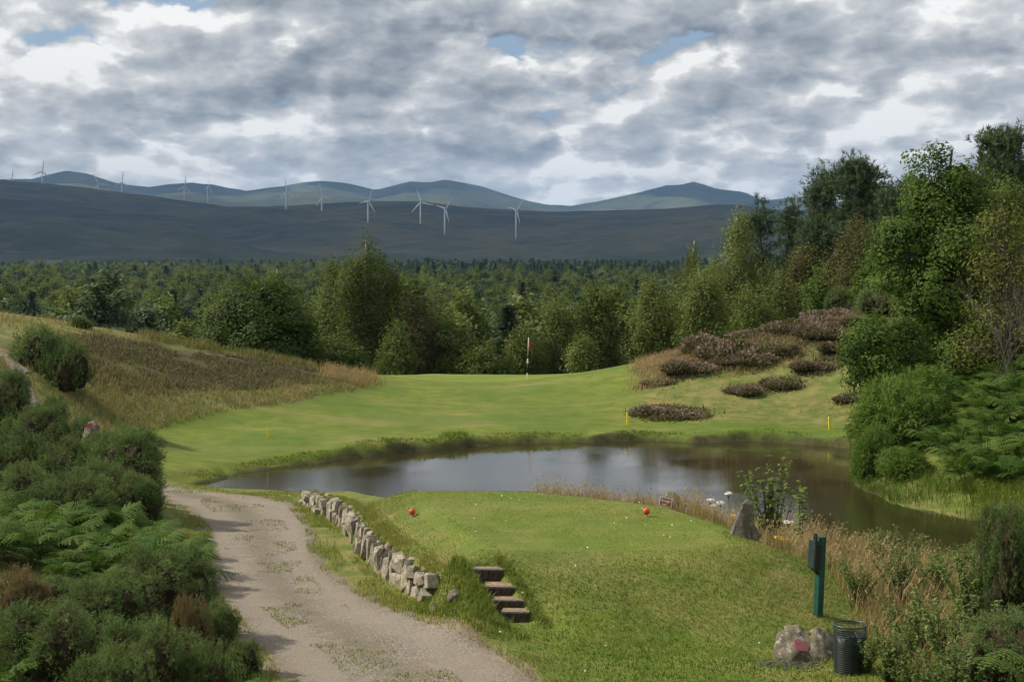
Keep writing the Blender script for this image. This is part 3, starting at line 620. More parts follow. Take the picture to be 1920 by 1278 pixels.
std_tree('birch_tree', 1300, 440, 108, 84, 'slim olive birch rising behind the feathery birch', 'birch', .1, 21, group=G_R, mat=M_BIRCH, bark=M_BARK_BIRCH, nclump=170, per=46, rc=.5, leaf=.13, r0=.13)
std_tree('birch_tree', 1388, 394, 102, 150, 'tall wide weeping birch left of the dark pines', 'birch', .05, 22, group=G_R, mat=M_BIRCH, bark=M_BARK_BIRCH, nclump=400, per=52, rc=.55, leaf=.13, r0=.2, lob=13)
std_tree('birch_tree', 1412, 535, 87, 100, 'low pale green birch at the foot of the weeping birch', 'birch', .0, 23, group=G_R, mat=M_BIRCH, bark=M_BARK, nclump=180, per=48, rc=.42, leaf=.11, r0=.1)
std_tree('birch_tree', 1508, 448, 95, 116, 'yellow brown birch below the pine group', 'birch', .05, 24, group=G_R, mat=M_BIRCH_DULL, bark=M_BARK, nclump=260, per=50, rc=.48, leaf=.12, r0=.14)
std_tree('broadleaf_tree', 1545, 488, 88, 70, 'fresh green young tree right of the yellow brown birch', base=.0, seed=25, group=G_R, mat=M_OAK, nclump=110, per=44, rc=.42, leaf=.12, r0=.08)
std_tree('birch_tree', 1606, 402, 84, 120, 'olive brown tree with upright thin branches beside the big oak', 'birch', .0, 26, group=G_R, mat=M_BIRCH_DULL, bark=M_BARK_GREY, nclump=250, per=48, rc=.45, leaf=.10, r0=.12)
def pine(px, top, Y, wpx, label, seed, n=230, base=.15):
    loc, h = spot(px, top, Y); w = wpx/FPX*Y; rg = np.random.default_rng(seed+90); ch = h*(1-base)
    L = []
    for i in range(15):
        t = (i+.5)/15; a = i*2.4+rg.uniform(-.5, .5); wr = w*.5*(1-t**1.8*.72)*rg.uniform(.75, 1.05); r = w*rg.uniform(.17, .25)
        d = max(wr-r, 0); L.append(((d*np.cos(a), d*np.sin(a), h*base+ch*(.04+.86*t)), (r, r, r*.62)))
    L.append(((0, 0, h*.93), (w*.09, w*.09, h*.06)))
    return tree('pine_tree', loc, L, label, style='pine', seed=seed, nclump=int(n*1.35), per=56, rc=.42, leaf=.24, mat=M_PINE, bark=M_BARK, r0=.2, limbs=26, group=G_R)
pine(1606, 291, 100, 150, 'tallest broad dark pine in the pine group', 31, 420)
pine(1543, 310, 103, 120, 'narrower dark pine joined to the left of the tallest pine', 32, 300)
pine(1646, 318, 106, 90, 'slim dark pine joined to the right of the tallest pine', 36, 200)
pine(1484, 360, 112, 84, 'small dark pine between the weeping birch and the pine group', 33, 170, .05)
pine(1425, 370, 120, 110, 'rounded dark pine behind the weeping birch', 34, 200, .05)
pine(1532, 410, 96, 110, 'low spreading dark pine under the pine group', 37, 200, .0)
pine(1712, 330, 96, 130, 'dark pine half hidden behind the big oak', 35, 220, .05)
pine(1884, 238, 74, 150, 'dark pine crown at the top right corner', 38, 300, .1)
# the oak and its neighbours
loc, h = spot(1775, 288, 58); wv = 58/FPX
rg = np.random.default_rng(77); ob = loc[2]
def ol(px, py, rpx, rz=.85, dy=0.0): return (((px-1775)*wv, dy, CAMZ-(py-HOR)*wv-ob), (rpx*wv, rpx*wv, rpx*wv*rz))
oakl = [ol(1740, 330, 38), ol(1800, 335, 45), ol(1755, 390, 62), ol(1840, 400, 60, dy=.5), ol(1705, 445, 52), ol(1790, 470, 75, dy=-.8), ol(1690, 520, 45), ol(1745, 540, 66, dy=-.8), ol(1840, 530, 60, dy=.6), ol(1720, 590, 50), ol(1790, 610, 60), ol(1665, 480, 26), ol(1715, 300, 16), ol(1760, 290, 14), ol(1720, 650, 45), ol(1780, 670, 55, dy=-.5), ol(1850, 640, 50), ol(1860, 470, 55)]
tree('oak_tree', loc, oakl, 'biggest bright green oak at the right, filling the slope above the bracken', nclump=560, per=62, rc=.36, leaf=.115, mat=M_OAK, bark=M_BARK, r0=.24, seed=41, limbs=46, group=G_R)
loc, h = spot(1645, 590, 55); wv = 55/FPX; ob = loc[2]
def ol2(px, py, rpx, rz=.9, dy=0.0): return (((px-1645)*wv, dy, CAMZ-(py-HOR)*wv-ob), (rpx*wv, rpx*wv, rpx*wv*rz))
tree('broadleaf_tree', loc, [ol2(1640, 640, 52), ol2(1605, 660, 34), ol2(1690, 640, 45), ol2(1650, 690, 48, dy=-.3), ol2(1720, 680, 40), ol2(1615, 705, 22)], 'dark low hanging alder at the pond corner below the oak', nclump=260, per=56, rc=.30, leaf=.095, mat=M_OAK, bark=M_BARK, r0=.1, seed=42, limbs=18, group=G_R)
loc, h = spot(1885, 330, 50); wv = 50/FPX; ob = loc[2]
def ol3(px, py, rpx, rz=1.0, dy=0.0): return (((px-1885)*wv, dy, CAMZ-(py-HOR)*wv-ob), (rpx*wv, rpx*wv, rpx*wv*rz))
tree('rowan_tree', loc, [ol3(1890, 430, 60), ol3(1850, 500, 45), ol3(1915, 520, 55), ol3(1870, 590, 50), ol3(1830, 650, 45), ol3(1925, 620, 45)], 'sparse yellow green tree with bare twigs at the right edge', nclump=170, per=26, rc=.42, leaf=.085, mat=foliage('yellow_leaf', [(.045, .05, .014), (.095, .105, .022), (.17, .165, .035)], .4, .1), bark=M_BARK_GREY, r0=.11, seed=43, limbs=120, group=G_R)
std_tree('broadleaf_tree', 1905, 335, 62, 200, 'dull olive tree behind the sparse tree at the right edge', base=.05, seed=44, group=G_R, mat=M_DARKLEAF, nclump=320, per=50, rc=.42, leaf=.12, r0=.16)
std_tree('broadleaf_tree', 1840, 600, 52, 150, 'dark leafy thicket below the sparse tree at the right edge', base=.0, seed=45, group=G_R, mat=M_DARKLEAF, nclump=200, per=50, rc=.3, leaf=.10, r0=.08)
pine(1690, 345, 90, 150, 'dark pine filling the gap between the pine group and the oak', 61, 320, .0)
std_tree('broadleaf_tree', 1838, 300, 68, 170, 'tall dark green tree between the oak and the corner pine', base=.05, seed=62, group=G_R, mat=M_DARKLEAF, nclump=300, per=46, rc=.45, leaf=.13, r0=.16)
std_tree('broadleaf_tree', 1650, 470, 74, 110, 'mid green tree filling the foot of the oak on its left', base=.0, seed=63, group=G_R, mat=M_OAK, nclump=170, per=46, rc=.4, leaf=.12, r0=.1)
std_tree('birch_tree', 1465, 500, 92, 90, 'dull green birch between the weeping birch and the yellow brown birch', 'birch', .0, 64, group=G_R, mat=M_BIRCH, bark=M_BARK, nclump=170, per=46, rc=.45, leaf=.115, r0=.1)
std_tree('birch_tree', 1268, 545, 96, 90, 'shaded green birch behind the gap right of the egg shaped tree', 'birch', .0, 65, group=G_R, mat=M_BIRCH, bark=M_BARK, nclump=140, per=44, rc=.45, leaf=.12, r0=.1)
def bare_tree(loc, h, w, label, seed):
    rg = np.random.default_rng(seed); e = empty('bare_tree', loc); tag(e, label, 'tree'); g = Geo(); g2 = Geo()
    def grow(p, d, L, r, lev):
        n = 5; P = [p]; dd = d.copy()
        for _ in range(n): dd = nrm((dd+rg.normal(0, .13, 3))[None])[0]; P.append(P[-1]+dd*L/n)
        P = np.array(P); V, F = tube(P, np.linspace(r, r*.55, n+1), 5 if lev < 2 else 3, False); (g if lev == 0 else g2).add(V, F, .5+rg.normal(0, .15))
        if lev < 4:
            for _ in range(5 if lev == 0 else rg.integers(3, 5)):
                i = rg.integers(2 if lev else 1, n+1); q = nrm((dd*.7+rdirs(rg, 1, -.2)[0]*.9+np.array([0, 0, .15]))[None])[0]; grow(P[i], q, L*rg.uniform(.5, .75), r*.5, lev+1)
    for _ in range(3): grow(np.array([rg.normal(0, .15), rg.normal(0, .15), -.2]), nrm(np.array([[rg.normal(0, .3)*w, rg.normal(0, .2), 1.]]))[0], h*.5, .028, 0)
    g.build('trunk', M_BARK_GREY, e, True); g2.build('branches', M_BARK_GREY, e)
    return e
loc, h = spot(1880, 470, 46); bare_tree(loc, h, 1.0, 'leafless grey tree standing above the bracken at the right edge', 51)
# ------------------------------------------------------------------ the forest in the valley
def far_tree(name, seed, style):
    rg = np.random.default_rng(seed); g = Geo()
    if style == 'fir':
        h, w = 9.6, 3.6; n = 640; t = rg.random(n)**.8; a = rg.uniform(0, 2*np.pi, n); r = w*.5*(1-t)*rg.uniform(.55, 1.1, n)+.1
        P = np.c_[r*np.cos(a), r*np.sin(a), .8+t*(h-1)]; D = np.c_[np.cos(a), np.sin(a), .15-.4*(1-t)+rg.normal(0, .2, n)]
        V, F = spikes(P-D*.2, D, rg.uniform(.6, 1.1, n), .42, rg); g.add(V, F, np.clip(.42+rg.normal(0, .14, n), 0, 1)); V, F = tube([(0, 0, -1), (0, 0, h*.95)], [.16, .03], 4); g.add(V, F, .4, 1)
        return g.data(name, [M_PINE, M_BARK])
    h, w = (8.6, 4.6) if style == 'birch' else (8.0, 5.4)
    if style == 'pine': h, w = 9.0, 4.6
    L = blob_lobes(rg, w, h-.4, h*(.08 if style != 'pine' else .22), 9, -.1); nc = 130; C, D = clump_centres(rg, L, nc, .3); per = 34; ci = np.repeat(np.arange(nc), per); n = nc*per
    ct = rg.normal(0, .12, nc); P = C[ci]+rg.normal(0, 1, (n, 3))*.40*np.array([.85, .85, 1.1 if style == 'birch' else .6]); N = nrm(D[ci]*1.0+rg.normal(0, .4, (n, 3))+np.array([0, 0, .4]))
    V, F = leaves(P, N, .19*rg.uniform(.6, 1.2, n), .62, rg); g.add(V, F, np.repeat(np.clip(.45+ct[ci]+rg.normal(0, .07, n), 0, 1), 2))
    gt = Geo(); branchy(gt, rg, h*.8, .13, C[:8], sides=4); g.add(np.concatenate(gt.V), np.concatenate(gt.F), .5, 1)
    return g.data(name, [{'birch': M_BIRCH, 'pine': M_PINE}.get(style, M_DARKLEAF), M_BARK])
PROTO = {'birch': [far_tree('birch_tree', 200+i, 'birch') for i in range(4)], 'pine': [far_tree('pine_tree', 210+i, 'pine') for i in range(3)], 'round': [far_tree('broadleaf_tree', 220+i, 'round') for i in range(3)], 'fir': [far_tree('fir_tree', 230+i, 'fir') for i in range(3)]}
LAB = {'birch': ('birch_tree', 'light green birch tree in the valley wood beyond the green', 'birches in the valley wood'), 'pine': ('pine_tree', 'dark green pine tree in the valley wood beyond the green', 'pines in the valley wood'),
       'round': ('broadleaf_tree', 'dull green round crowned tree in the valley wood beyond the green', 'round crowned trees in the valley wood'), 'fir': ('fir_tree', 'pointed dark fir tree in the valley wood beyond the green', 'firs in the valley wood')}
rg = np.random.default_rng(5)
def wood_kind(px, Y, rg):
    q = rg.random()
    if Y > 420: return ('fir' if q < .8 else 'pine') if (px > 720 and Y > 700) or Y > 1050 else ('birch' if q < .58 else ('round' if q < .85 else ('pine' if q < .96 else 'fir')))
    if px < 330 and Y < 200: return 'pine' if q < .4 else ('round' if q < .6 else 'birch')
    return 'birch' if q < .55 else ('pine' if q < .70 else ('fir' if q < .74 else 'round'))
def scatter(n, y0, y1, gap, rg):
    out = []; cell = {}
    for _ in range(n*14):
        Y = math.sqrt(rg.uniform(y0*y0, y1*y1)); px = rg.uniform(-120, 2040 if Y > 140 else 1480); x = (px-960)/FPX*Y; g_ = gap*(1 if Y < 400 else 1.2); kx, ky = int(x//g_), int(Y//g_)
        if any((x-a)**2+(Y-b)**2 < g_*g_ for i in (-1, 0, 1) for j in (-1, 0, 1) for a, b in cell.get((kx+i, ky+j), ())): continue
        cell.setdefault((kx, ky), []).append((x, Y)); out.append((px, x, Y))
        if len(out) >= n: break
    return sorted(out, key=lambda q: q[2])
near_wood = scatter(290, 100, 235, 4.6, rg)
for px, x, Y in near_wood:
    kd = wood_kind(px, Y, rg); nm, lb, gp = LAB[kd]
    s_ = rg.uniform(.7, 1.25); z = Hs(x, Y)
    lim = (CAMZ-(492-HOR)/FPX*Y-z)/9.0
    o = link(nm, PROTO[kd][rg.integers(len(PROTO[kd]))], None, (x, Y, z-.1), rg.uniform(0, 6.28), min(s_, lim)); o.scale = (o.scale[0]*rg.uniform(.9, 1.35),)*2+(o.scale[2],)
    tag(o, lb, 'tree', gp)
# farther on the wood reads as one mass: instanced on points
def wood_mass(name, pts, protos, seed):
    me = mesh_data(name, np.array(pts), np.zeros((0, 3), int)); o = link(name, me); tag(o, kind='stuff')
    ng = bpy.data.node_groups.new(name, 'GeometryNodeTree'); ng.interface.new_socket('Geometry', in_out='INPUT', socket_type='NodeSocketGeometry'); ng.interface.new_socket('Geometry', in_out='OUTPUT', socket_type='NodeSocketGeometry')
    N = ng.nodes; gi = N.new('NodeGroupInput'); go = N.new('NodeGroupOutput'); jn = N.new('GeometryNodeGeometryToInstance')
    for q in protos:
        oi = N.new('GeometryNodeObjectInfo'); oi.inputs['Object'].default_value = q; oi.transform_space = 'ORIGINAL'; oi.inputs['As Instance'].default_value = True; ng.links.new(oi.outputs['Geometry'], jn.inputs[0])
    ip = N.new('GeometryNodeInstanceOnPoints'); ip.inputs['Pick Instance'].default_value = True
    ri = N.new('FunctionNodeRandomValue'); ri.data_type = 'INT'; ri.inputs[4].default_value = 0; ri.inputs[5].default_value = len(protos)-1; ri.inputs['Seed'].default_value = seed
    rr = N.new('FunctionNodeRandomValue'); rr.data_type = 'FLOAT_VECTOR'; rr.inputs[1].default_value = (0, 0, 6.28)
    rs = N.new('FunctionNodeRandomValue'); rs.data_type = 'FLOAT_VECTOR'; rs.inputs[0].default_value = (.95, .95, .75); rs.inputs[1].default_value = (1.85, 1.85, 1.35)
    ng.links.new(gi.outputs[0], ip.inputs['Points']); ng.links.new(jn.outputs[0], ip.inputs['Instance']); ng.links.new(ri.outputs[2], ip.inputs['Instance Index']); ng.links.new(rr.outputs[0], ip.inputs['Rotation']); ng.links.new(rs.outputs[0], ip.inputs['Scale'])
    ng.links.new(ip.outputs[0], go.inputs[0]); md = o.modifiers.new('scatter', 'NODES'); md.node_group = ng
    return o
def one_of(kind): return [next(o for o in COL.objects if o.data == me) for me in PROTO[kind] if me.users]
byk = {}
for px, x, Y in scatter(1200, 235, 430, 5.6, rg)+scatter(3600, 430, 1250, 7.6, rg): byk.setdefault(wood_kind(px, Y, rg), []).append((x, Y))
for kd, nm in (('birch', 'distant_birch_wood'), ('pine', 'distant_pine_wood'), ('round', 'distant_broadleaf_wood'), ('fir', 'distant_fir_wood')):
    q = np.array(byk[kd]); wood_mass(nm, np.c_[q, H(q[:, 0], q[:, 1])-.2], one_of(kd), 3)
# ------------------------------------------------------------------ gorse, bracken, heather
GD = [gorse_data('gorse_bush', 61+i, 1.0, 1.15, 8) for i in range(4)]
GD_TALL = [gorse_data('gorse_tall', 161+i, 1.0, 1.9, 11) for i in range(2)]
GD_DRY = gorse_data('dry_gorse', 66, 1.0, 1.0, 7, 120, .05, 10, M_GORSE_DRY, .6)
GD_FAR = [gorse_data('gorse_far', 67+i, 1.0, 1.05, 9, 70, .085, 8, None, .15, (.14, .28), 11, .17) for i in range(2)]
BROOM = gorse_data('broom_bush', 71, 1.0, 1.3, 8, 110, .13, 9, foliage('broom_green', [(.040, .080, .014), (.078, .135, .024), (.12, .175, .036)], .4, .2), .0, (.3, .55), 10, .12)
ZMAX = {}
def bush(me, px, top, Y, wpx, label, group, name='gorse_bush', rz=None, cat='bush', sink=.1):
    """bush standing on the ground at photo column px and distance Y, spread wpx photo pixels, reaching photo row top"""
    if me.name not in ZMAX: v = np.empty(len(me.vertices)*3, np.float32); me.vertices.foreach_get('co', v); ZMAX[me.name] = float(np.quantile(v.reshape(-1, 3)[:, 2], .995))
    x = (px-960)/FPX*Y; w = wpx/FPX*Y/2.2; z = Hs(x, Y)-sink
    if me in GD and (CAMZ-(top-HOR)/FPX*Y-z)/w > 1.55: me = GD_TALL[int(px) % 2]; ZMAX.setdefault(me.name, 1.95)
    h = max((CAMZ-(top-HOR)/FPX*Y-z)/ZMAX[me.name], .2*w)
    o = link(name, me, None, (x, Y, z), rz if rz is not None else (px*.37) % 6.28, (w, w, h)); return tag(o, label, cat, group)
G_L = 'gorse bushes on the bank left of the path'
for mi, px, Y, w, top, lb in [
 (0, 228, 33.0, 200, 800, 'tall dark gorse bush at the bend where the path meets the pond'),
 (1, 120, 33.5, 190, 822, 'gorse bush just left of the tall dark gorse at the path bend'),
 (2, 25, 34.0, 190, 800, 'gorse bush at the left edge, level with the tall dark gorse'),
 (3, 150, 37.6, 140, 780, 'gorse bush behind the tall dark gorse, beside the small plaque rock'),
 (0, 60, 38.5, 150, 756, 'gorse bush left of the small plaque rock'),
 (1, 97, 41.5, 80, 736, 'small gorse tuft sticking up below the hillside trail'),
 (2, 8, 42.5, 130, 688, 'dark gorse bush at the left edge beside the hillside trail'),
 (1, 40, 30.5, 170, 868, 'gorse bush at the left edge above the bracken'),
 (3, 190, 31.2, 180, 862, 'gorse bush at the foot of the tall dark gorse'),
 (2, 318, 20.6, 215, 1028, 'broad gorse bush that throws its shadow on the path'),
 (0, 215, 19.2, 180, 1062, 'gorse bush left of the broad shadow throwing gorse'),
 (1, 405, 18.9, 105, 1120, 'low gorse bush at the path edge nearest the camera'),
 (3, 120, 15.6, 260, 1120, 'largest gorse bush in the bottom left corner'),
 (2, 290, 15.2, 230, 1150, 'low gorse bush along the bottom edge, left of the path'),
 (0, 20, 17.0, 170, 1135, 'gorse bush at the left edge below the dry brown gorse'),
 (2, 452, 16.8, 80, 1195, 'little gorse bush leaning over the path at the bottom'),
 (3, 385, 15.0, 150, 1195, 'gorse at the bottom edge closest to the path'),
 (3, 178, 34.6, 130, 806, 'gorse bush in front of the small plaque rock'),
 (0, 140, 29.3, 190, 884, 'gorse bush along the upper edge of the bracken'),
 (2, 255, 30.0, 120, 880, 'gorse bush at the right upper corner of the bracken'),
 (1, 110, 21.2, 150, 1080, 'gorse bush between the bracken and the dry brown gorse'),
 (1, 215, 14.2, 190, 1200, 'small gorse bush cut by the bottom edge of the picture')]: bush(GD[mi], px, top, Y, w, lb, G_L)
bush(GD_DRY, 35, 1062, 19.0, 150, 'dry brown gorse bush at the left edge below the bracken', G_L)
bush(GD_DRY, 345, 1120, 17.3, 100, 'small dry brown gorse beside the bottom left gorse', G_L, rz=2.0)
bush(GD_FAR[0], 62, 610, 50.5, 124, 'big dark gorse bush alone on the left hill, its larger left half', 'gorse on the left hill', sink=.4)
bush(GD_FAR[1], 124, 634, 50.0, 116, 'big dark gorse bush on the left hill, its right half beside the heather', 'gorse on the left hill', sink=.5)
bush(GD_FAR[0], 148, 592, 63.5, 60, 'small bright green gorse on the crest of the left hill', 'gorse on the left hill', rz=3.0)
bush(GD_FAR[1], 1640, 540, 72, 110, 'rounded bright green gorse on top of the heather mound below the oak', 'gorse on the right')
bush(GD_FAR[0], 1590, 538, 76, 90, 'smaller gorse behind the rounded gorse on the heather mound', 'gorse on the right', rz=1.0)
bush(GD[2], 1900, 938, 21.0, 150, 'tall dark gorse bush at the right edge in the foreground', 'gorse on the right')
bush(GD[3], 1890, 1135, 17.6, 230, 'gorse bush in the bottom right corner', 'gorse on the right')
bush(GD[1], 1925, 985, 25.5, 110, 'gorse bush behind the tall right edge gorse beside the pond', 'gorse on the right')
for px, Y, w, top, lb in ((1672, 46.0, 165, 712, 'large feathery green broom bush at the pond corner'), (1636, 43.8, 80, 800, 'small broom bush in front of the large broom bush'), (1720, 49, 150, 690, 'broom bush behind the large broom bush, below the alder'), (1690, 42.2, 90, 840, 'lowest broom bush at the water edge')):
    bush(BROOM, px, top, Y, w, lb, 'broom bushes by the pond', 'broom_bush')
# bracken
rg = np.random.default_rng(81)
def fern_field(poly, n, size, nf, label, group, seed, gap):
    rg = np.random.default_rng(seed); P = np.array(poly); got = []
    for _ in range(n*60):
        x = rg.uniform(P[:, 0].min(), P[:, 0].max()); y = rg.uniform(P[:, 1].min(), P[:, 1].max())
        if poly_sd(np.array([x]), np.array([y]), poly)[0] > 0 or any((x-a)**2+(y-b)**2 < gap*gap for a, b in got): continue
        got.append((x, y)); fern((x, y, Hs(x, y)), nf, size*rg.uniform(.85, 1.2), rg, label, group)
        if len(got) >= n: break
fern_field([(-9.6, 22.6), (-6.0, 22.2), (-5.75, 25.5), (-6.2, 27.6), (-7.0, 29.0), (-10.0, 28.2)], 56, .84, 11, 'green bracken plant on the bank left of the path', 'bracken on the left bank', 1, .36)
fern_field([(12.9, 39.6), (14.6, 37.2), (17, 38.5), (20, 46), (20.5, 52), (15.6, 53), (13.8, 49), (13.2, 44)], 190, 1.2, 8, 'green bracken plant on the slope right of the pond', 'bracken on the right slope', 2, .38)
fern_field([(6.0, 15.6), (7.6, 15.6), (8.2, 18), (6.4, 17.2)], 6, .9, 8, 'bracken plant in the bottom right corner', 'bracken in the bottom right corner', 3, .5)
fern_field([(-4.2, 15.2), (-2.9, 15.6), (-3.0, 16.6), (-4.4, 16.3)], 5, .62, 8, 'small bracken plant at the bottom edge beside the path', 'bracken at the bottom edge', 4, .3)
fern_field([(-6.9, 14.2), (-5.2, 14.2), (-5.2, 15), (-6.9, 15)], 4, .7, 8, 'bracken plant in the bottom left corner', 'bracken in the bottom left corner', 5, .4)
# heather clumps on the mound: each a low dome of shoots with bloom on top
def heather_data(name, seed, bloom):
    rg = np.random.default_rng(seed); g = Geo(); lobes = [((0, 0, .06), (.75, .75, .42))]+[((rg.uniform(-.6, .6), rg.uniform(-.6, .6), .08), (rg.uniform(.22, .5),)*2+(rg.uniform(.25, .6),)) for _ in range(9)]
    P, D, _ = lobe_points(rg, lobes, 3000, 0.0); tb = np.clip(rg.normal(.5, .2, len(P)), 0, 1); d = nrm(D*.6+np.array([0, 0, .9])+rg.normal(0, .25, P.shape))
    V, F = spikes(P-d*.05, d, rg.uniform(.10, .22, len(P)), .06, rg); g.add(V, F, tb, 0)
    m = (rg.random(len(P)) < bloom) & (np.sin(P[:, 0]*4+seed)+np.sin(P[:, 1]*5) > -1.1); Q = P[m]+d[m]*.10
    V, F = spikes(Q, d[m]+rg.normal(0, .2, Q.shape), .12, .055, rg); g.add(V, F, np.clip(rg.normal(.5, .2, len(Q)), 0, 1), 1)
    core_geo(g, rg, lobes, .8, 2); return g.data(name, [M_HEATH_G, M_HEATH_F, M_CORE])
HD = [heather_data('heather', 300+i, b) for i, b in enumerate((.62, .45, .2))]
HLIST = [
 (0, 1262, 59.5, 120, .62, 'low purple heather clump nearest the pond, alone on the mown slope'), (1, 1225, 60.0, 80, .45, 'flat green heather patch at the left end of the nearest clump'),
 (0, 1402, 63.0, 70, .95, 'rounded purple heather clump in the middle of the mound'), (2, 1464, 63.5, 76, .85, 'green domed heather clump right of the rounded middle clump'),
 (0, 1535, 65.0, 84, .75, 'heather clump beside the small worn track below the oak'), (1, 1596, 60.0, 60, .8, 'heather clump under the hanging alder'),
 (0, 1298, 66.5, 96, .9, 'brightest purple heather clump near the left end of the mound'), (1, 1240, 65.5, 70, .6, 'small low heather at the left foot of the mound'),
 (0, 1362, 68.5, 150, 1.0, 'wide dark heather bank along the upper mound'), (1, 1400, 67.0, 100, .9, 'dark heather in front of the wide heather bank'),
 (2, 1455, 68.0, 90, .85, 'greenish heather between the two upper heather banks'), (0, 1492, 72.0, 130, .85, 'purple heather along the mound skyline'),
 (1, 1540, 69.5, 110, .95, 'heather with green bracken beside the mound track'), (0, 1425, 73.0, 120, .6, 'purple heather on the mound skyline left of the centre'),
 (1, 1560, 74.5, 110, .7, 'heather on the highest part of the mound'), (2, 1330, 70.5, 90, .6, 'low heather on the left skyline of the mound'), (0, 1605, 71.0, 90, .7, 'heather in front of the rounded mound gorse'), (2, 1585, 66.5, 90, .8, 'green heather clump left of the oak on the mound')]
for mi, px, Y, w, hs, lb in HLIST:
    x = (px-960)/FPX*Y; w = w/FPX*Y/1.75; tag(link('heather_clump', HD[mi], None, (x, Y, Hs(x, Y)-.08), px*.37 % 6.28, (w*1.12, w*1.0, w*hs*.66)), lb, 'heather', 'heather clumps on the right mound')
# ------------------------------------------------------------------ grasses (nobody could count them)
def sample(poly, dens, rg, mask=None):
    P = np.array(poly); a = (P[:, 0].max()-P[:, 0].min())*(P[:, 1].max()-P[:, 1].min()); n = int(a*dens)
    x = rg.uniform(P[:, 0].min(), P[:, 0].max(), n); y = rg.uniform(P[:, 1].min(), P[:, 1].max(), n); m = poly_sd(x, y, poly) < 0
    x, y = x[m], y[m]
    if mask is not None: m = mask(x, y); x, y = x[m], y[m]
    return np.c_[x, y, H(x, y)]
def grass_field(g, poly, dens, h, w, tint, rg, lean=.5, mask=None, clump=.5, cs=1.2, ts=.14, head=0.0, zo=-.01):
    P = sample(poly, dens, rg, mask)
    if not len(P): return
    nz = fbm(P[:, 0], P[:, 1], cs, 3, 17); keep = rg.random(len(P)) < np.clip(1-clump+clump*(nz*1.4+.6), .05, 1); P = P[keep]; nz = nz[keep]
    hh = h*rg.uniform(.55, 1.25, len(P))*(1+.35*nz); P[:, 2] += zo
    V, F, tip = blades(P, hh, w*rg.uniform(.7, 1.3, len(P)), lean, rg); t = np.clip(tint+ts*nz+rg.normal(0, ts, len(P)), 0, 1); g.add(V, F, np.repeat(t, 3))
    if head > 0:
        m = rg.random(len(P)) < head; T = tip[m]; V, F = leaves(T, nrm(rg.normal(0, 1, T.shape)*np.array([1, 1, .2])), .036*rg.uniform(.5, 1.4, m.sum())*(h/.5)**.5*(1 if h > .4 or w < .02 else 1), .26, rg); g.add(V, F, np.repeat(np.clip(rg.normal(.88, .1, m.sum()), 0, 1), 2))
rg = np.random.default_rng(91)
def off_path(x, y):
    d, fr = line_d(x, y, PATH[:, :2]); return d > PATH[np.clip(fr.astype(int), 0, len(PATH)-1), 2]-.02
def off_steps(x, y):
    xm = np.interp(y, [21.3, 23.3], [.25, -.6]); return ~((np.abs(x-xm) < .26) & (y > 21.55) & (y < 23.05))
ok = lambda x, y: off_path(x, y) & off_steps(x, y)
def dry_tint(x, y): return zones(x, y)
g = Geo()                                                              # mown turf near the camera
for poly, dens, h, w, t in (([(-1.6, 17.5), (7, 17.5), (7, 24), (4.4, 26), (-1.6, 24)], 1000, .05, .013, .29), (TEE, 700, .024, .010, .42), ([(-3.4, 31.2), (-2.1, 25.9), (-1.3, 24), (-.6, 24), (-1.2, 25.5), (-2.2, 31), (3.2, 29.4), (4.6, 24.5), (5.4, 27), (2, 32.6), (-3.4, 33)], 900, .06, .012, .5)):
    P = sample(poly, dens, rg, ok); z4 = zones(P[:, 0], P[:, 1]); nz = fbm(P[:, 0], P[:, 1], .8, 3, 44)
    inT = poly_sd(P[:, 0], P[:, 1], TEE) < -.05
    if t != .42: P = P[~inT]; z4 = z4[~inT]; nz = nz[~inT]
    V, F, _ = blades(P-np.array([0, 0, .006]), h*rg.uniform(.5, 1.3, len(P))*(1+.4*nz)*(np.clip(.45+poly_sd(P[:, 0], P[:, 1], TEE)*.6, .45, 1) if t != .42 else 1), w, .7, rg); g.add(V, F, np.repeat(np.clip(t+.22*z4[:, 0]+.22*nz+.16*fbm(P[:, 0], P[:, 1], 2.6, 2, 45)+rg.normal(0, .12, len(P)), 0, 1), 3))
tag(g.build('mown_grass', M_GRASS), kind='stuff')
g = Geo()                                                              # tufts along the path and in its middle
dl_ = lambda lo, hi: (lambda x, y: (lambda d, hw: (d > hw+lo) & (d < hw+hi))(line_d(x, y, PATH[:, :2])[0], PATH[np.clip(line_d(x, y, PATH[:, :2])[1].astype(int), 0, len(PATH)-1), 2]))
grass_field(g, [(-11, 17), (1, 17), (-1, 41), (-11, 41)], 650, .075, .012, .5, rg, .8, dl_(-.3, .35), .85, 1.6, .16, 0.0, .012)
grass_field(g, [(-5.5, 18), (-.2, 18), (-3.6, 38), (-9, 38)], 430, .030, .014, .40, rg, .9, lambda x, y: (line_d(x, y, PATH[:, :2])[0] < .75) & (fbm(x, y, 1.1, 3, 61) > .12), .6, 1.4, .14, 0.0, .02)
grass_field(g, [(-9.8, 38.6), (-5.2, 37.2), (-3, 38.6), (-5.4, 40.8), (-9.5, 42)], 350, .06, .016, .4, rg, .6)
grass_field(g, [(-2.1, 21.2), (.3, 20.8), (-.6, 22.9), (-1.4, 24.0), (-1.9, 23.2)], 900, .15, .014, .3, rg, .7, ok)
xs_ = lambda x, y: np.abs(x-np.interp(y, [21.3, 23.3], [.25, -.6]))
grass_field(g, [(-1, 21.4), (.7, 21.4), (.3, 23.3), (-1.1, 23.3)], 1500, .13, .013, .36, rg, .9, lambda x, y: (xs_(x, y) > .24) & (xs_(x, y) < .46), .35)
tag(g.build('path_edge_grass', M_GRASS), kind='stuff')
g = Geo()                                                              # wall foot
wl = lambda x, y: (line_d(x, y, WALL)[0] < .42)
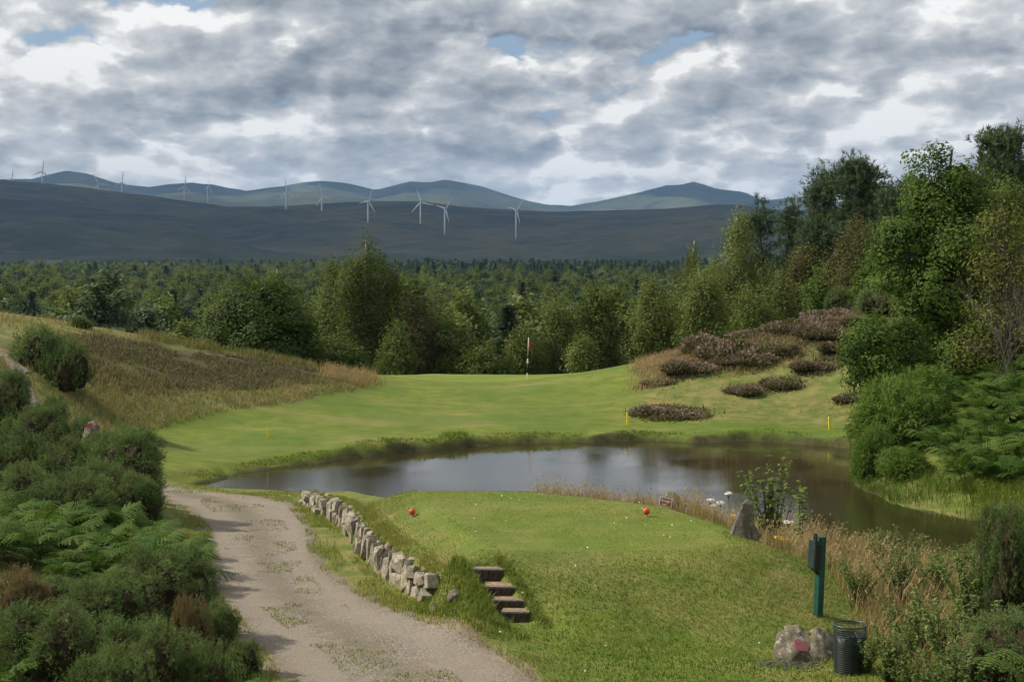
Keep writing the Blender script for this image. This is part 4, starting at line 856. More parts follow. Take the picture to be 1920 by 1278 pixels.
grass_field(g, [(-6.4, 23.5), (-1.2, 23.5), (-2.4, 38), (-6.4, 38)], 1000, .055, .012, .5, rg, .8, wl, .8, 1.4)
top_ = lambda x, y: (line_d(x, y, WALL)[0] < .34) & (line_d(x, y, WALL)[0] > .07)
P = sample([(-6.4, 23.8), (-1.1, 23.8), (-2.4, 37.4), (-5.4, 37.4)], 900, rg, lambda x, y: top_(x, y) & (H(x, y) > base_h(x, y)+.2) & (fbm(x, y, 1.3, 2, 9) > -.2))
V, F, _ = blades(P-np.array([0, 0, .01]), .10*rg.uniform(.5, 1.3, len(P)), .013, .8, rg, (-.5, -.2, -.1)); g.add(V, F, np.repeat(np.clip(rg.normal(.6, .15, len(P)), 0, 1), 3))
tag(g.build('wall_foot_grass', M_GRASS), kind='stuff')
CLR = lambda x, y: np.hypot(x-3.42, (y-29.6)*.6) > .42
g = Geo()                                                              # tall straw behind the tee and down to the pond
SHORE = [(.8, 31.2), (2.6, 30.2), (4.1, 27.6), (4.7, 25.6), (5.4, 23.6), (6.3, 23.4), (7.6, 28), (8.2, 31.6), (6.4, 33.7), (4.0, 34.3), (1.2, 34.6)]
grass_field(g, SHORE, 260, .50, .012, .58, rg, .55, CLR, .6, .9, .17, .55)
grass_field(g, [(.4, 31.1), (2.6, 29.9), (4.2, 27.3), (4.9, 27.8), (3, 31.4), (.6, 32)], 380, .42, .011, .62, rg, .5, CLR, .4, 1.1, .14, .6)
grass_field(g, [(5.2, 18.6), (8, 18), (9.5, 26), (9.4, 31), (7.6, 31.5), (5.6, 25)], 170, .5, .012, .45, rg, .55, None, .7, .8, .2, .5)
tag(g.build('tall_dry_grass', M_STRAW), kind='stuff')
g = Geo()                                                              # rough on the left hill and the mound
soft = lambda poly, d: (lambda x, y: rg.random(len(x)) < np.clip(-poly_sd(x, y, poly)/d, 0, 1)**1.5)
NOTF = lambda x, y: fair_sd(x, y) > .12
def hill_rough(x, y): return NOTF(x, y) & off_path(x, y)
grass_field(g, [(-18.5, 46), (-13.2, 46), (-13, 51), (-10.8, 56), (-7.4, 62.5), (-6.6, 66.5), (-7.4, 70), (-8.6, 66.4), (-12, 61), (-16.6, 56.5), (-19, 52)], 130, .22, .024, .25, rg, .9, hill_rough, .5, .5, .2, .35)
grass_field(g, [(-24, 57), (-18.6, 58.5), (-16, 64.8), (-18.4, 65.2), (-24, 62)], 50, .26, .024, .36, rg, .7, hill_rough, .3, .7, .15, .5)
grass_field(g, [(-17.5, 64.4), (-9.8, 68.8), (-9.8, 70.6), (-17.5, 67.4)], 110, .42, .032, .22, rg, .5, hill_rough, .4, .8, .12, .1)
grass_field(g, [(-9.4, 65.8), (-6.8, 65.6), (-6.0, 68), (-6.8, 70.8), (-10, 69.4)], 300, .42, .022, .6, rg, .6, soft([(-9.4, 65.8), (-6.8, 65.6), (-6.0, 68), (-6.8, 70.8), (-10, 69.4)], 1.2), .1, .8, .12, .7)
PINK = [(4.9, 64.6), (7.0, 63.8), (11, 68.6), (10.6, 73), (6, 72.4)]
grass_field(g, PINK, 240, .32, .024, .74, rg, .7, soft(PINK, 1.6), .3, .8, .13, .6)
grass_field(g, [(9.2, 65), (15, 66), (18, 70), (18, 74), (9.4, 72)], 70, .30, .024, .4, rg, .7, None, .5, .8, .2, .3)
grass_field(g, [(5.6, 58.5), (14.5, 58), (15.5, 66), (9, 66), (6, 63)], 45, .10, .022, .4, rg, .9, None, .8, .7, .2)
grass_field(g, [(-18.6, 52.8), (-14.6, 56), (-10.8, 61.4), (-7.9, 66.4), (-9.2, 68.6), (-13.4, 66.6), (-18.2, 62.6), (-20.6, 57)], 30, .2, .024, .15, rg, .8, hill_rough, .9, .6, .2, .2)
tag(g.build('hillside_rough_grass', M_STRAW), kind='stuff')
g = Geo()                                                              # overhanging grass along the pond
pb = lambda lo, hi: (lambda x, y: (lambda d: (d > lo) & (d < hi))(poly_sd(x, y, POND)+fbm(x, y, .9, 3, 11)*.22))
grass_field(g, [(-11, 44), (-11, 47), (-2, 55.5), (12, 57), (14.5, 53.5), (12, 50), (-6, 44)], 300, .09, .020, .2, rg, .9, pb(.22, .8), .95, .8, .16)
grass_field(g, [(-4.6, 51.2), (-1.6, 53.2), (-2, 55.4), (-5.4, 53)], 260, .16, .020, .2, rg, .8, pb(.25, 1.3), .6, .6, .14)
grass_field(g, [(10.4, 38), (15, 35), (15.6, 39), (13.2, 46), (13.4, 54), (11, 50)], 430, .34, .013, .12, rg, .8, pb(-.1, 1.9), .5, .9, .2, .06)
grass_field(g, [(8, 29.5), (13, 30), (15.5, 34), (12.5, 33), (8.2, 33)], 200, .2, .012, .3, rg, .6, pb(-.05, 2.6), .4, .7, .2, .2)
tag(g.build('bank_grass', M_GRASS), kind='stuff')
g = Geo()                                                              # heather carpet on the left hill
P = np.r_[sample([(-18.6, 52.8), (-14.6, 56), (-10.8, 61.4), (-7.9, 66.4), (-9.2, 68.6), (-13.4, 66.6), (-18.2, 62.6), (-20.6, 57)], 170, rg, lambda x, y: fbm(x, y, .7, 3, 71) > -.55), sample([(7.2, 66.5), (10, 67), (14, 68), (18, 65.5), (22, 66), (22, 78), (15, 77.5), (8, 73)], 130, rg, lambda x, y: fbm(x, y, .5, 3, 72) > -.25)]
nz = fbm(P[:, 0], P[:, 1], .7, 3, 71); 
for mi_, L_, w_, f_ in ((0, .15, .055, 1.0), (1, .10, .05, .3)):
    m = rg.random(len(P)) < f_; Q = P[m]+np.array([0, 0, .0 if mi_ == 0 else .08])*(1+nz[m, None]*.5); d = nrm(rg.normal(0, .4, Q.shape)+np.array([0, 0, 1.]))
    V, F = spikes(Q, d, L_*rg.uniform(.6, 1.3, len(Q))*(1+.5*nz[m]), w_, rg); g.add(V, F, np.clip(rg.normal(.5 if mi_ == 0 else .25, .2, len(Q)), 0, 1), mi_)
for px, Y, w in [(q[1], q[2], q[3]) for q in HLIST]:                    # ragged skirts where the clumps run out into the grass
    w = w/FPX*Y/1.75; n = int(520*w*w); r = w*np.abs(rg.normal(.80, .20, n)); a = rg.uniform(0, 6.28, n); x_ = (px-960)/FPX*Y+r*np.cos(a); y_ = Y+r*np.sin(a)*.9
    Q = np.c_[x_, y_, H(x_, y_)]; d = nrm(rg.normal(0, .5, Q.shape)+np.array([0, 0, 1.])); V, F = spikes(Q, d, rg.uniform(.1, .28, n), .055, rg); g.add(V, F, np.clip(rg.normal(.55, .22, n), 0, 1), np.int64(0))
    m = rg.random(n) < .25; V, F = spikes(Q[m]+d[m]*.12, d[m], .1, .05, rg); g.add(V, F, np.clip(rg.normal(.4, .2, m.sum()), 0, 1), 1)
tag(g.build('heather_carpet', [M_HEATH_G, M_HEATH_F]), kind='stuff')
# ------------------------------------------------------------------ leafy plants on the right
def leafy_data(name, seed, h, stems, leaf, per, mat, spread=.35):
    rg = np.random.default_rng(seed); g = Geo()
    for i in range(stems):
        a = rg.uniform(0, 6.28); l = rg.uniform(.1, 1)*spread; top = np.array([np.cos(a)*l, np.sin(a)*l, h*rg.uniform(.65, 1.05)]); b = np.array([np.cos(a)*.05, np.sin(a)*.05, -.05])
        s_ = np.linspace(0, 1, 6)[:, None]; C = b+(top-b)*s_+np.array([np.cos(a), np.sin(a), 0])*l*.4*s_*s_; V, F = tube(C, np.linspace(.009, .003, 6), 3, False); g.add(V, F, .3, 1)
        t = rg.uniform(.12, 1, per); P = np.stack([np.interp(t, s_[:, 0], C[:, j]) for j in range(3)], 1); d = nrm(rg.normal(0, 1, P.shape)*np.array([1, 1, .35])); P = P+d*leaf*rg.uniform(.6, 1.6, (per, 1))
        V, F = leaves(P, nrm(np.array([0, 0, 1.])+d*.3+rg.normal(0, .45, P.shape)), leaf*rg.uniform(.6, 1.2, per), .55, rg); g.add(V, F, np.repeat(np.clip(.3+.35*t+rg.normal(0, .12, per), 0, 1), 2))
    return g.data(name, [mat, M_TWIG])
M_NETTLE = foliage('bramble_leaf', [(.034, .058, .015), (.068, .105, .028), (.105, .145, .042), (.16, .175, .065)], .35, .4)
LD = [leafy_data('bramble', 400+i, 1.0, 22, .034, 95, M_NETTLE, .5) for i in range(3)]
for i, (px, Y, s_, lb) in enumerate([
 (1622, 19.6, .55, 'low leafy bramble behind the wire bin'), (1668, 19.0, .8, 'leafy bramble right of the wire bin'), (1720, 20.2, .95, 'leafy bramble two bushes right of the wire bin'), (1775, 19.2, 1.1, 'bushy bramble left of the bottom right gorse'), (1822, 21.5, 1.25, 'tall bramble beside the tall right edge gorse'),
 (1690, 23.5, .95, 'leafy bramble between the green post and the pond'), (1752, 24.5, .85, 'high bramble against the dark pond water'), (1806, 26.0, .8, 'high bramble right of the other pond side bramble'), (1860, 24.8, .85, 'bramble close behind the tall right edge gorse'), (1612, 22.8, .7, 'bramble directly right of the green post'), (1655, 26.5, .8, 'small bramble near the pond edge behind the green post'), (1572, 25.3, .6, 'small green weed bush left of the green post top'), (1720, 17.3, .7, 'low bramble at the bottom edge right of the bin'), (1790, 16.8, .8, 'low bramble at the bottom edge beside the corner gorse'), (1565, 20.9, .4, 'small green plant between the green post and the bin'), (1700, 28.5, .9, 'bramble at the water edge in front of the pond bay'), (1640, 30.0, .7, 'bramble at the near pond corner')]):
    x = (px-960)/FPX*Y; tag(link('bramble_bush', LD[i % 3], None, (x, Y, Hs(x, Y)), i*1.3, s_), lb, 'bush', 'brambles in the right foreground')
M_SAP = foliage('sapling_leaf', [(.05, .085, .02), (.09, .14, .03), (.14, .18, .05)], .4, .2)
x = (1448-960)/FPX*29.6; tag(link('willow_sapling', leafy_data('willow_sapling', 421, 1.0, 22, .030, 60, M_SAP, .30), None, (x, 29.6, Hs(x, 29.6)), .4, (CAMZ-(862-HOR)/FPX*29.6-Hs(x, 29.6))), 'bushy willow sapling behind the standing stone against the water', 'sapling')
x = (1506-960)/FPX*27.6; tag(link('young_tree', leafy_data('young_tree', 422, 1.0, 2, .040, 60, M_SAP, .07), None, (x, 27.6, Hs(x, 27.6)), 0, (CAMZ-(892-HOR)/FPX*27.6-Hs(x, 27.6))), 'single stemmed leafy young tree right of the willow sapling', 'sapling')
# white umbels and yellow ragwort
M_WHITE = plain('umbel_white', (.78, .78, .70), .8, .1, .1, 30); M_YEL = plain('ragwort_yellow', (.72, .50, .02), .7, .1, .2, 30); M_STEM = plain('stem_green', (.08, .11, .04), .8, .1, .3, 10)
def flower(name, px, py, Y, w, mat, heads, label, cat, seed, group):
    rg = np.random.default_rng(seed); p = at(px, py, Y); z = Hs(p[0], Y); e = empty(name, (p[0], Y, z)); tag(e, label, cat, group); h = p[2]-z
    g = Geo(); V, F = tube([(0, 0, -.05), (.02, 0, h*.6), (0, 0, h)], [.008, .007, .004], 5); g.add(V, F)
    gh = Geo()
    for i in range(heads):
        a = i*2.4; r = w*math.sqrt((i+.5)/heads); q = np.array([r*np.cos(a), r*np.sin(a), h+.012*rg.normal()+.03*(1-(r/w)**2)])
        V, F = tube([(0, 0, h-.10), tuple(q)], [.003, .002], 3, False); g.add(V, F)
        n = 14; P = q+rg.normal(0, 1, (n, 3))*np.array([.017, .017, .006]); V, F = leaves(P, nrm(rg.normal(0, .3, (n, 3))+np.array([0, 0, 1.])), .013, .9, rg); gh.add(V, F)
    g.build('stem', M_STEM, e); gh.build('flower_head', mat, e)
for i, (px, py, Y, w, lb) in enumerate([(1366, 926, 30, .075, 'highest white umbel flower beside the standing stone'), (1332, 938, 30.4, .075, 'leftmost white umbel flower behind the tee'), (1350, 943, 29.6, .07, 'white umbel flower between the leftmost and the highest one'), (1338, 949, 29.2, .05, 'lowest small white umbel flower under the leftmost one'), (1478, 979, 27.5, .08, 'white umbel flower between the willow sapling and the young tree')]):
    flower('hogweed', px, py, Y, w, M_WHITE, 17, lb, 'flower', 500+i, 'white umbel flowers behind the tee')
for i, (px, py, Y, lb) in enumerate([(1459, 1008, 26, 'left yellow ragwort flower right of the standing stone'), (1470, 1012, 25.8, 'right yellow ragwort flower right of the standing stone'), (1374, 967, 28, 'single orange yellow ragwort just left of the standing stone top')]):
    flower('ragwort', px, py, Y, .06 if i < 2 else .025, M_YEL, 13 if i < 2 else 4, lb, 'flower', 520+i, 'yellow ragwort flowers')
# ------------------------------------------------------------------ stonework
def stone_mat(name, a, b, moss, lichen=.5, sc=7):
    m_, k = mat_new(name); g = k.new('ShaderNodeNewGeometry').outputs['Position']; oi = k.new('ShaderNodeObjectInfo').outputs['Random']
    n1 = k.noise(g, sc, 6, .65); n2 = k.noise(g, sc*2.7, 5, .6); n3 = k.noise(g, sc*.6, 4, .6)
    c = k.mix(k.rng(n1, .32, .68), a, b); c = k.mix(k.m('MULTIPLY', k.rng(n2, .52, .66), lichen), c, (.50, .49, .43)); c = k.mix(k.m('MULTIPLY', k.rng(n3, .50, .64), moss), c, (.12, .105, .03))
    c = k.mix(k.rng(oi, .0, 1.0, .5, .0, False), c, k.mix(.65, c, (.075, .065, .05)))
    principled(k, c, .92, .15, k.m('ADD', n1, k.m('MULTIPLY', n2, .6)), .7, .03); return m_
M_STONE = stone_mat('wall_stone', (.15, .125, .10), (.38, .335, .265), .55, .65)
M_BOULDER = stone_mat('boulder_stone', (.085, .072, .05), (.19, .165, .125), .9, .55, 5)
M_DARKSTONE = stone_mat('standing_stone', (.07, .062, .05), (.15, .135, .11), .4, .35, 6)
def hull(points):
    bm = bmesh.new(); [bm.verts.new(p) for p in points]; r = bmesh.ops.convex_hull(bm, input=bm.verts)
    bmesh.ops.delete(bm, geom=[v for v in bm.verts if not v.link_faces], context='VERTS'); bmesh.ops.triangulate(bm, faces=bm.faces[:]); bm.verts.index_update()
    V = np.array([v.co[:] for v in bm.verts]); F = np.array([[v.index for v in f.verts] for f in bm.faces]); bm.free(); return V, F
def chunk(name, seed, mat):
    rg = np.random.default_rng(seed); p = rg.uniform(-1, 1, (22, 3)); p = np.sign(p)*np.abs(p)**.65*.5; p[:, 2] += .5; p[:, :2] *= (1.06-.22*np.clip(p[:, 2:], 0, 1)**2)
    V, F = hull(p); return mesh_data(name, V, F, mat)
STONES = [chunk('stone', 700+i, M_STONE) for i in range(9)]
rg = np.random.default_rng(33)
wall = empty('stone_wall', (WALL[-1][0], WALL[-1][1], Hs(*(WALL[-1]+[-.2, 0])))); tag(wall, 'low dry stone retaining wall along the left side of the tee', 'wall')
W3 = np.array(wall.location)
seg = np.linalg.norm(np.diff(WALL, axis=0), axis=1); cum = np.r_[0, np.cumsum(seg)]
def wall_at(s): i = min(np.searchsorted(cum, s, 'right')-1, len(seg)-1); t = (s-cum[i])/seg[i]; e = (WALL[i+1]-WALL[i])/seg[i]; return WALL[i]+(WALL[i+1]-WALL[i])*t, e, i+t
s_ = .1
while s_ < cum[-1]-.05:
    wd = rg.choice([.16, .24, .30, .42])*rg.uniform(.85, 1.15); p, e, fr = wall_at(min(s_+wd/2, cum[-1]-.02)); n = np.array([e[1], -e[0]])        # outward is the path side
    if n[0] > 0: n = -n
    zb = float(base_h(np.array([p[0]+n[0]*.1]), np.array([p[1]+n[1]*.1]))[0])-.05; zt = float(wall_top(fr))+rg.uniform(-.07, .03); hh = zt-zb
    for z0, z1, o_ in (((zb, zb+hh*rg.uniform(.45, .62), .05), (None, zt, 0.0)) if rg.random() < .45 and hh > .35 else ((zb, zt, .02),)):
        if z0 is None: z0 = prev-.015
        jit = rg.normal(0, .035)
        st = link('stone', STONES[rg.integers(9)], wall, (p[0]+n[0]*(o_+jit)-W3[0], p[1]+n[1]*(o_+jit)-W3[1], z0-W3[2]), math.atan2(e[1], e[0])+rg.normal(0, .12)+(math.pi if rg.random() < .5 else 0), (wd*1.22, rg.uniform(.22, .32), (z1-z0)*1.06)); st.rotation_euler[1] = rg.normal(0, .17); st.rotation_euler[0] = rg.normal(0, .10); prev = z1
    if rg.random() < .14:
        q = p-n*rg.uniform(.08, .3); link('cap_stone', STONES[rg.integers(9)], wall, (q[0]-W3[0], q[1]-W3[1], zt-.07-W3[2]), rg.uniform(0, 6), (wd, .2, .11))
    s_ += wd*.93
V = []; ns_ = 60
for q in range(ns_):
    p, e, fr = wall_at(.05+(cum[-1]-.1)*q/(ns_-1)); n = np.array([e[1], -e[0]]); n = -n if n[0] > 0 else n
    zb = float(base_h(np.array([p[0]]), np.array([p[1]]))[0])-.1; zt = float(wall_top(fr))-.02
    V += [(*(p+n*.06), zb), (*(p+n*.03), zt-.05), (*(p-n*.16), zt)]
j = np.arange(ns_*3).reshape(ns_, 3); F = np.stack([j[:-1, :-1], j[1:, :-1], j[1:, 1:], j[:-1, 1:]], -1).reshape(-1, 4)
link('earth_backing', mesh_data('earth_backing', np.array(V)-W3, F, plain('wall_earth', (.05, .04, .025), .95, .05, .4, 12), None, True), wall)
def rock(name, loc, pts, mat, label, cat, seed, sub=2, amp=.03, rz=0.0, flat=False):
    """a natural boulder: hull of rough points, subdivided and weathered"""
    bm = bmesh.new(); [bm.verts.new(p) for p in pts]; bmesh.ops.convex_hull(bm, input=bm.verts); bmesh.ops.delete(bm, geom=[v for v in bm.verts if not v.link_faces], context='VERTS')
    bmesh.ops.triangulate(bm, faces=bm.faces[:]); bmesh.ops.subdivide_edges(bm, edges=bm.edges[:], cuts=5, use_grid_fill=True); bmesh.ops.smooth_vert(bm, verts=bm.verts, factor=.5, use_axis_x=True, use_axis_y=True, use_axis_z=True)
    bm.normal_update()
    for v in bm.verts:
        q = v.co*5+Vector((seed, 0, 0)); v.co += v.normal*(mnoise.noise(q)*amp+mnoise.noise(q*2.7)*amp*.55+mnoise.noise(q*6.5)*amp*.3)
    me = bpy.data.meshes.new(name); bmesh.ops.triangulate(bm, faces=bm.faces[:]); bm.to_mesh(me); bm.free(); me.materials.append(mat); me.polygons.foreach_set('use_smooth', [not flat]*len(me.polygons))
    o = link(name, me, None, loc, rz)
    if label: tag(o, label, cat)
    return o
def ground_at(px, Y, dz=0.0): x = (px-960)/FPX*Y; return (x, Y, Hs(x, Y)+dz)
# upright stone on the tee's right edge
Y = 25.6; p = ground_at(1391, Y); sc = Y/FPX; zb = CAMZ-(1022-HOR)*sc; p = (p[0], Y, min(p[2], zb)-.05)
def sx(px, py, dy): return ((px-1391)*sc*1.12, dy*1.1, (1022-py)*sc*1.06+.03)
stn = empty('standing_stone', p); tag(stn, 'upright pointed dark stone at the right end of the tee', 'stone')
for nm, pts, sd in (('upright', [sx(1364, 1028, -.1), sx(1366, 1018, .12), sx(1374, 1002, -.10), sx(1382, 975, -.09), sx(1387, 954, -.08), sx(1391, 943, -.05), sx(1399, 938, .04), sx(1409, 941, .05), sx(1411, 948, -.05), sx(1411, 972, -.09), sx(1407, 1000, -.16), sx(1405, 1030, -.16), sx(1370, 1030, .05), sx(1408, 1030, .14), sx(1392, 1030, -.2), sx(1392, 985, .16), sx(1402, 955, .12)], 3), ('shoulder', [sx(1398, 1030, -.2), sx(1400, 990, -.12), sx(1408, 978, .0), sx(1418, 992, .05), sx(1420, 998, -.08), sx(1414, 1014, -.16), sx(1411, 1030, -.15), sx(1414, 1030, .15), sx(1396, 1030, .12), sx(1404, 985, .14)], 4)):
    o = rock(nm, (0, 0, 0), pts, M_DARKSTONE, None, None, sd, amp=.02); o.parent = stn
# boulder with plaque beside the bin
Y = 20.6; p = ground_at(1505, Y); sc = Y/FPX
def sb(px, py, dy): return ((px-1505)*sc*1.1, dy*1.1, (1225-py)*sc*1.05-.02)
bl = empty('plaque_boulder', (p[0], Y, p[2]-.04)); tag(bl, 'mossy boulder with a small red plaque beside the wire bin', 'boulder')
pts1 = [sb(1450, 1230, -.05), sb(1453, 1208, .0), sb(1464, 1178, .1), sb(1478, 1166, .14), sb(1500, 1164, .12), sb(1518, 1174, .08), sb(1505, 1234, -.24), sb(1468, 1234, -.22), sb(1488, 1206, -.25), sb(1535, 1228, -.1), sb(1525, 1192, -.06), sb(1470, 1230, .25), sb(1530, 1230, .3), sb(1525, 1185, .25)]
pts2 = [sb(1496, 1240, -.30), sb(1506, 1200, -.14), sb(1516, 1178, .0), sb(1531, 1167, .08), sb(1550, 1170, .12), sb(1563, 1184, .10), sb(1568, 1212, .02), sb(1562, 1236, -.12), sb(1530, 1238, -.28), sb(1538, 1208, -.22), sb(1560, 1235, .3), sb(1510, 1235, .25), sb(1555, 1178, .28), sb(1515, 1178, .22)]
pts3 = [sb(1428, 1238, -.25), sb(1440, 1222, -.22), sb(1462, 1216, -.2), sb(1490, 1222, -.24), sb(1500, 1240, -.34), sb(1465, 1244, -.40), sb(1440, 1240, -.05), sb(1490, 1238, -.05)]
for nm, pts, sd in (('boulder', pts1, 5), ('boulder_shoulder', pts2, 9), ('boulder_foot', pts3, 13)):
    o = rock(nm, (0, 0, 0), pts, M_BOULDER, None, None, sd, amp=.042); o.parent = bl
def plaque(parent, name, c, w, h, tilt, yaw, roll, mat, marks, mark_mat, border=0.0):
    """flat board with raised lettering bars; c is its centre in the parent's space"""
    b = empty(name, c); b.parent = parent; b.rotation_euler = (tilt, roll, yaw)
    me = mesh_data(name, *box(-w/2, w/2, -.006, .006, -h/2, h/2), mat); o = bpy.data.objects.new(name, me); COL.objects.link(o); bpy.data.objects.remove(b); o.location = c; o.rotation_euler = (tilt, roll, yaw); o.parent = parent
    g = Geo()
    for x0, x1, z0, z1 in marks: V, F = box(x0*w/2, x1*w/2, -.0085, -.0055, z0*h/2, z1*h/2); g.add(V, F)
    g.build('lettering', mark_mat, o)
    if border:
        g = Geo()
        for q in ((-w/2, w/2, h/2-border, h/2), (-w/2, w/2, -h/2, -h/2+border), (-w/2, -w/2+border, -h/2+border, h/2-border), (w/2-border, w/2, -h/2+border, h/2-border)): V, F = box(q[0], q[1], -.0095, -.0058, q[2], q[3]); g.add(V, F)
        g.build('border', mark_mat, o)
    return o
M_PLAQUE = plain('plaque_red', (.34, .08, .095), .35, .5, .15, 12); M_LETTER = plain('plaque_letters', (.46, .20, .20), .5, .3, .1, 20); M_SIGNRED = plain('sign_red', (.28, .045, .035), .5, .4, .2, 12); M_SIGNWHITE = plain('sign_white', (.74, .70, .64), .6, .3, .1, 20)
rgm = np.random.default_rng(4)
def lines(n, x0=-.8, x1=.8, y0=.7, y1=-.7, words=4):
    out = []
    for i in range(n):
        z = y0+(y1-y0)*i/max(n-1, 1); x = x0
        while x < x1-.1: l = rgm.uniform(.12, .4); out.append((x, min(x+l, x1), z-.055, z+.055)); x += l+.09
    return out
plaque(bl, 'plaque', ((1494-1505)*sc, -.315, (1225-1191)*sc+.02), .21, .155, -.62, .22, .16, M_PLAQUE, lines(4), M_LETTER)
g = Geo(); rg = np.random.default_rng(8)                              # dark chippings round the boulder
P = np.c_[rg.normal(-.28, .22, 420), rg.normal(-.36, .13, 420)]; 
for q in P:
    V, F = hull(rg.uniform(-1, 1, (9, 3))*rg.uniform(.010, .024)); g.add(V+np.array([q[0]+p[0], q[1]+Y, Hs(q[0]+p[0], q[1]+Y)+.008]), F, rg.random())
tag(g.build('stone_chippings', plain('chipping_grey', (.11, .10, .10), .9, .2, .4, 14)), kind='stuff')
# sign on a rock behind the tee, in the straw
Y = 30.2; p = at(1255, 945, Y); zb = Hs(p[0], Y); sc = Y/FPX
rk = empty('sign_rock', (p[0], Y, zb)); tag(rk, 'brown rock with a red and white sign in the dry grass behind the tee', 'rock')
def ss(px, py, dy): return ((px-1255)*sc, dy, CAMZ-(py-HOR)*sc-zb)
o = rock('rock', (0, 0, 0), [ss(1236, 975, -.1), ss(1240, 935, .05), ss(1250, 924, .12), ss(1264, 923, .15), ss(1276, 930, .1), ss(1280, 940, .0), ss(1279, 975, -.05), ss(1260, 975, -.14), ss(1268, 940, -.12), ss(1245, 975, .3), ss(1275, 975, .3), ss(1262, 930, .28)], M_BOULDER, None, None, 12, amp=.02); o.parent = rk
plaque(rk, 'sign_board', ((1246-1255)*sc, -.20, CAMZ-(938.5-HOR)*sc-zb), .27, .20, -.25, .1, .2, M_SIGNRED, [(-.72, -.5, .1, .62), (-.38, -.2, .05, .45), (-.08, .1, .0, .5), (.16, .4, -.05, .5), (.46, .62, 0, .5), (-.6, .2, -.62, -.38)], M_SIGNWHITE, .014)
# small rock with plaque among the left gorse
Y = 36.2; p = at(171, 802, Y); zb = Hs(p[0], Y)-.0; sc = Y/FPX
rk = empty('plaque_rock', (p[0], Y, zb)); tag(rk, 'small grey rock with a dark red plaque showing between the left gorse bushes', 'rock')
def s3(px, py, dy): return ((px-171)*sc, dy, CAMZ-(py-HOR)*sc-zb)
o = rock('rock', (0, 0, 0), [s3(155, 830, -.1), s3(157, 800, .05), s3(164, 791, .1), s3(174, 789, .1), s3(184, 797, .05), s3(187, 830, .0), s3(172, 830, -.16), s3(176, 800, -.1), s3(160, 830, .3), s3(184, 830, .3)], M_DARKSTONE, None, None, 14, amp=.02); o.parent = rk
plaque(rk, 'plaque', ((170-171)*sc, -.17, CAMZ-(796-HOR)*sc-zb), .20, .12, -.3, .1, .05, M_SIGNRED, lines(3), M_PLAQUE)
# two small rocks at the wall's near end
Y = 22.7; q = ground_at(822, Y); rock('small_rock', (q[0], Y, q[2]-.04), rdirs(np.random.default_rng(2), 18)*np.array([.17, .10, .09])+np.array([0, 0, .05]), M_BOULDER, 'flat mossy rock at the near end of the stone wall', 'rock', 21, amp=.012, rz=.4)
Y = 22.4; q = ground_at(853, Y); rock('small_rock', (q[0], Y, q[2]-.04), rdirs(np.random.default_rng(6), 18)*np.array([.13, .11, .14])+np.array([0, 0, .07]), M_DARKSTONE, 'round grey rock in the grass between the wall and the steps', 'rock', 22, amp=.014)
# ------------------------------------------------------------------ steps
M_BLOCK = plain('step_block', (.055, .042, .032), .92, .1, .35, 14); M_SLAB = plain('step_edge', (.15, .135, .115), .92, .15, .45, 16); M_EARTH = plain('step_earth', (.27, .19, .12), .97, .05, .35, 11)
steps = empty('garden_steps', (-.1, 21.8, 1.08)); tag(steps, 'four short block steps climbing the grass slope to the tee', 'steps')
SO = np.array(steps.location)
for i, (px, wpx, Yr, Zt, dep) in enumerate([(966, 50, 21.80, 1.25, .36), (954, 60, 22.10, 1.364, .38), (939, 64, 22.42, 1.507, .48), (915.5, 62, 22.85, 1.70, .30)]):
    x = (px-960)/FPX*Yr; w = wpx/FPX*Yr; st = empty('step', (x-SO[0], Yr-SO[1], Zt-SO[2])); st.parent = steps; st.rotation_euler = (0, 0, -.05)
    for sgn in (-1, 1):
        V, F = box(min(sgn*.004, sgn*w/2), max(sgn*.004, sgn*w/2), .0, .10, -.30, -.0255); link('block', mesh_data('block', V, F, M_BLOCK), st)
    V, F = box(-w/2-.012, w/2+.012, -.010, .115, -.024, .0); link('edging', mesh_data('edging', V, F, M_SLAB), st)
    V, F = box(-w/2, w/2, .1165, dep, -.30, -.006); link('tread', mesh_data('tread', V, F, M_EARTH), st)
# ------------------------------------------------------------------ tee markers
M_RED = plain('marker_red', (.50, .055, .03), .45, .4, .2, 25); M_PALE = plain('marker_peg', (.55, .35, .24), .7, .2, .2, 20)
def uv_ball(r, zc, squash=1.0, nu=18, nv=12):
    P = [(0, 0, zc-r*squash), (0, 0, zc+r*squash)]; rr = [.0005, .0005]
    t = np.linspace(-np.pi/2, np.pi/2, nv); return tube(np.c_[t*0, t*0, zc+np.sin(t)*r*squash], np.maximum(np.cos(t)*r, .0008), nu)
for px, py, lb in ((773, 952, 'left red ball tee marker on the tee'), (1212, 968, 'right red ball tee marker on the tee')):
    Y = (CAMZ-TEE_Z)*FPX/(py-HOR); x = (px-960)/FPX*Y; e = empty('tee_marker', (x, Y, Hs(x, Y))); tag(e, lb, 'tee marker', 'red tee markers')
    V, F = uv_ball(.070, .105, 1.0); link('ball', mesh_data('ball', V, F, M_RED, None, True), e)
    V, F = tube([(0, 0, -.05), (0, 0, .02), (0, 0, .05)], [.02, .026, .032], 12); link('peg', mesh_data('peg', V, F, M_PALE, None, True), e)
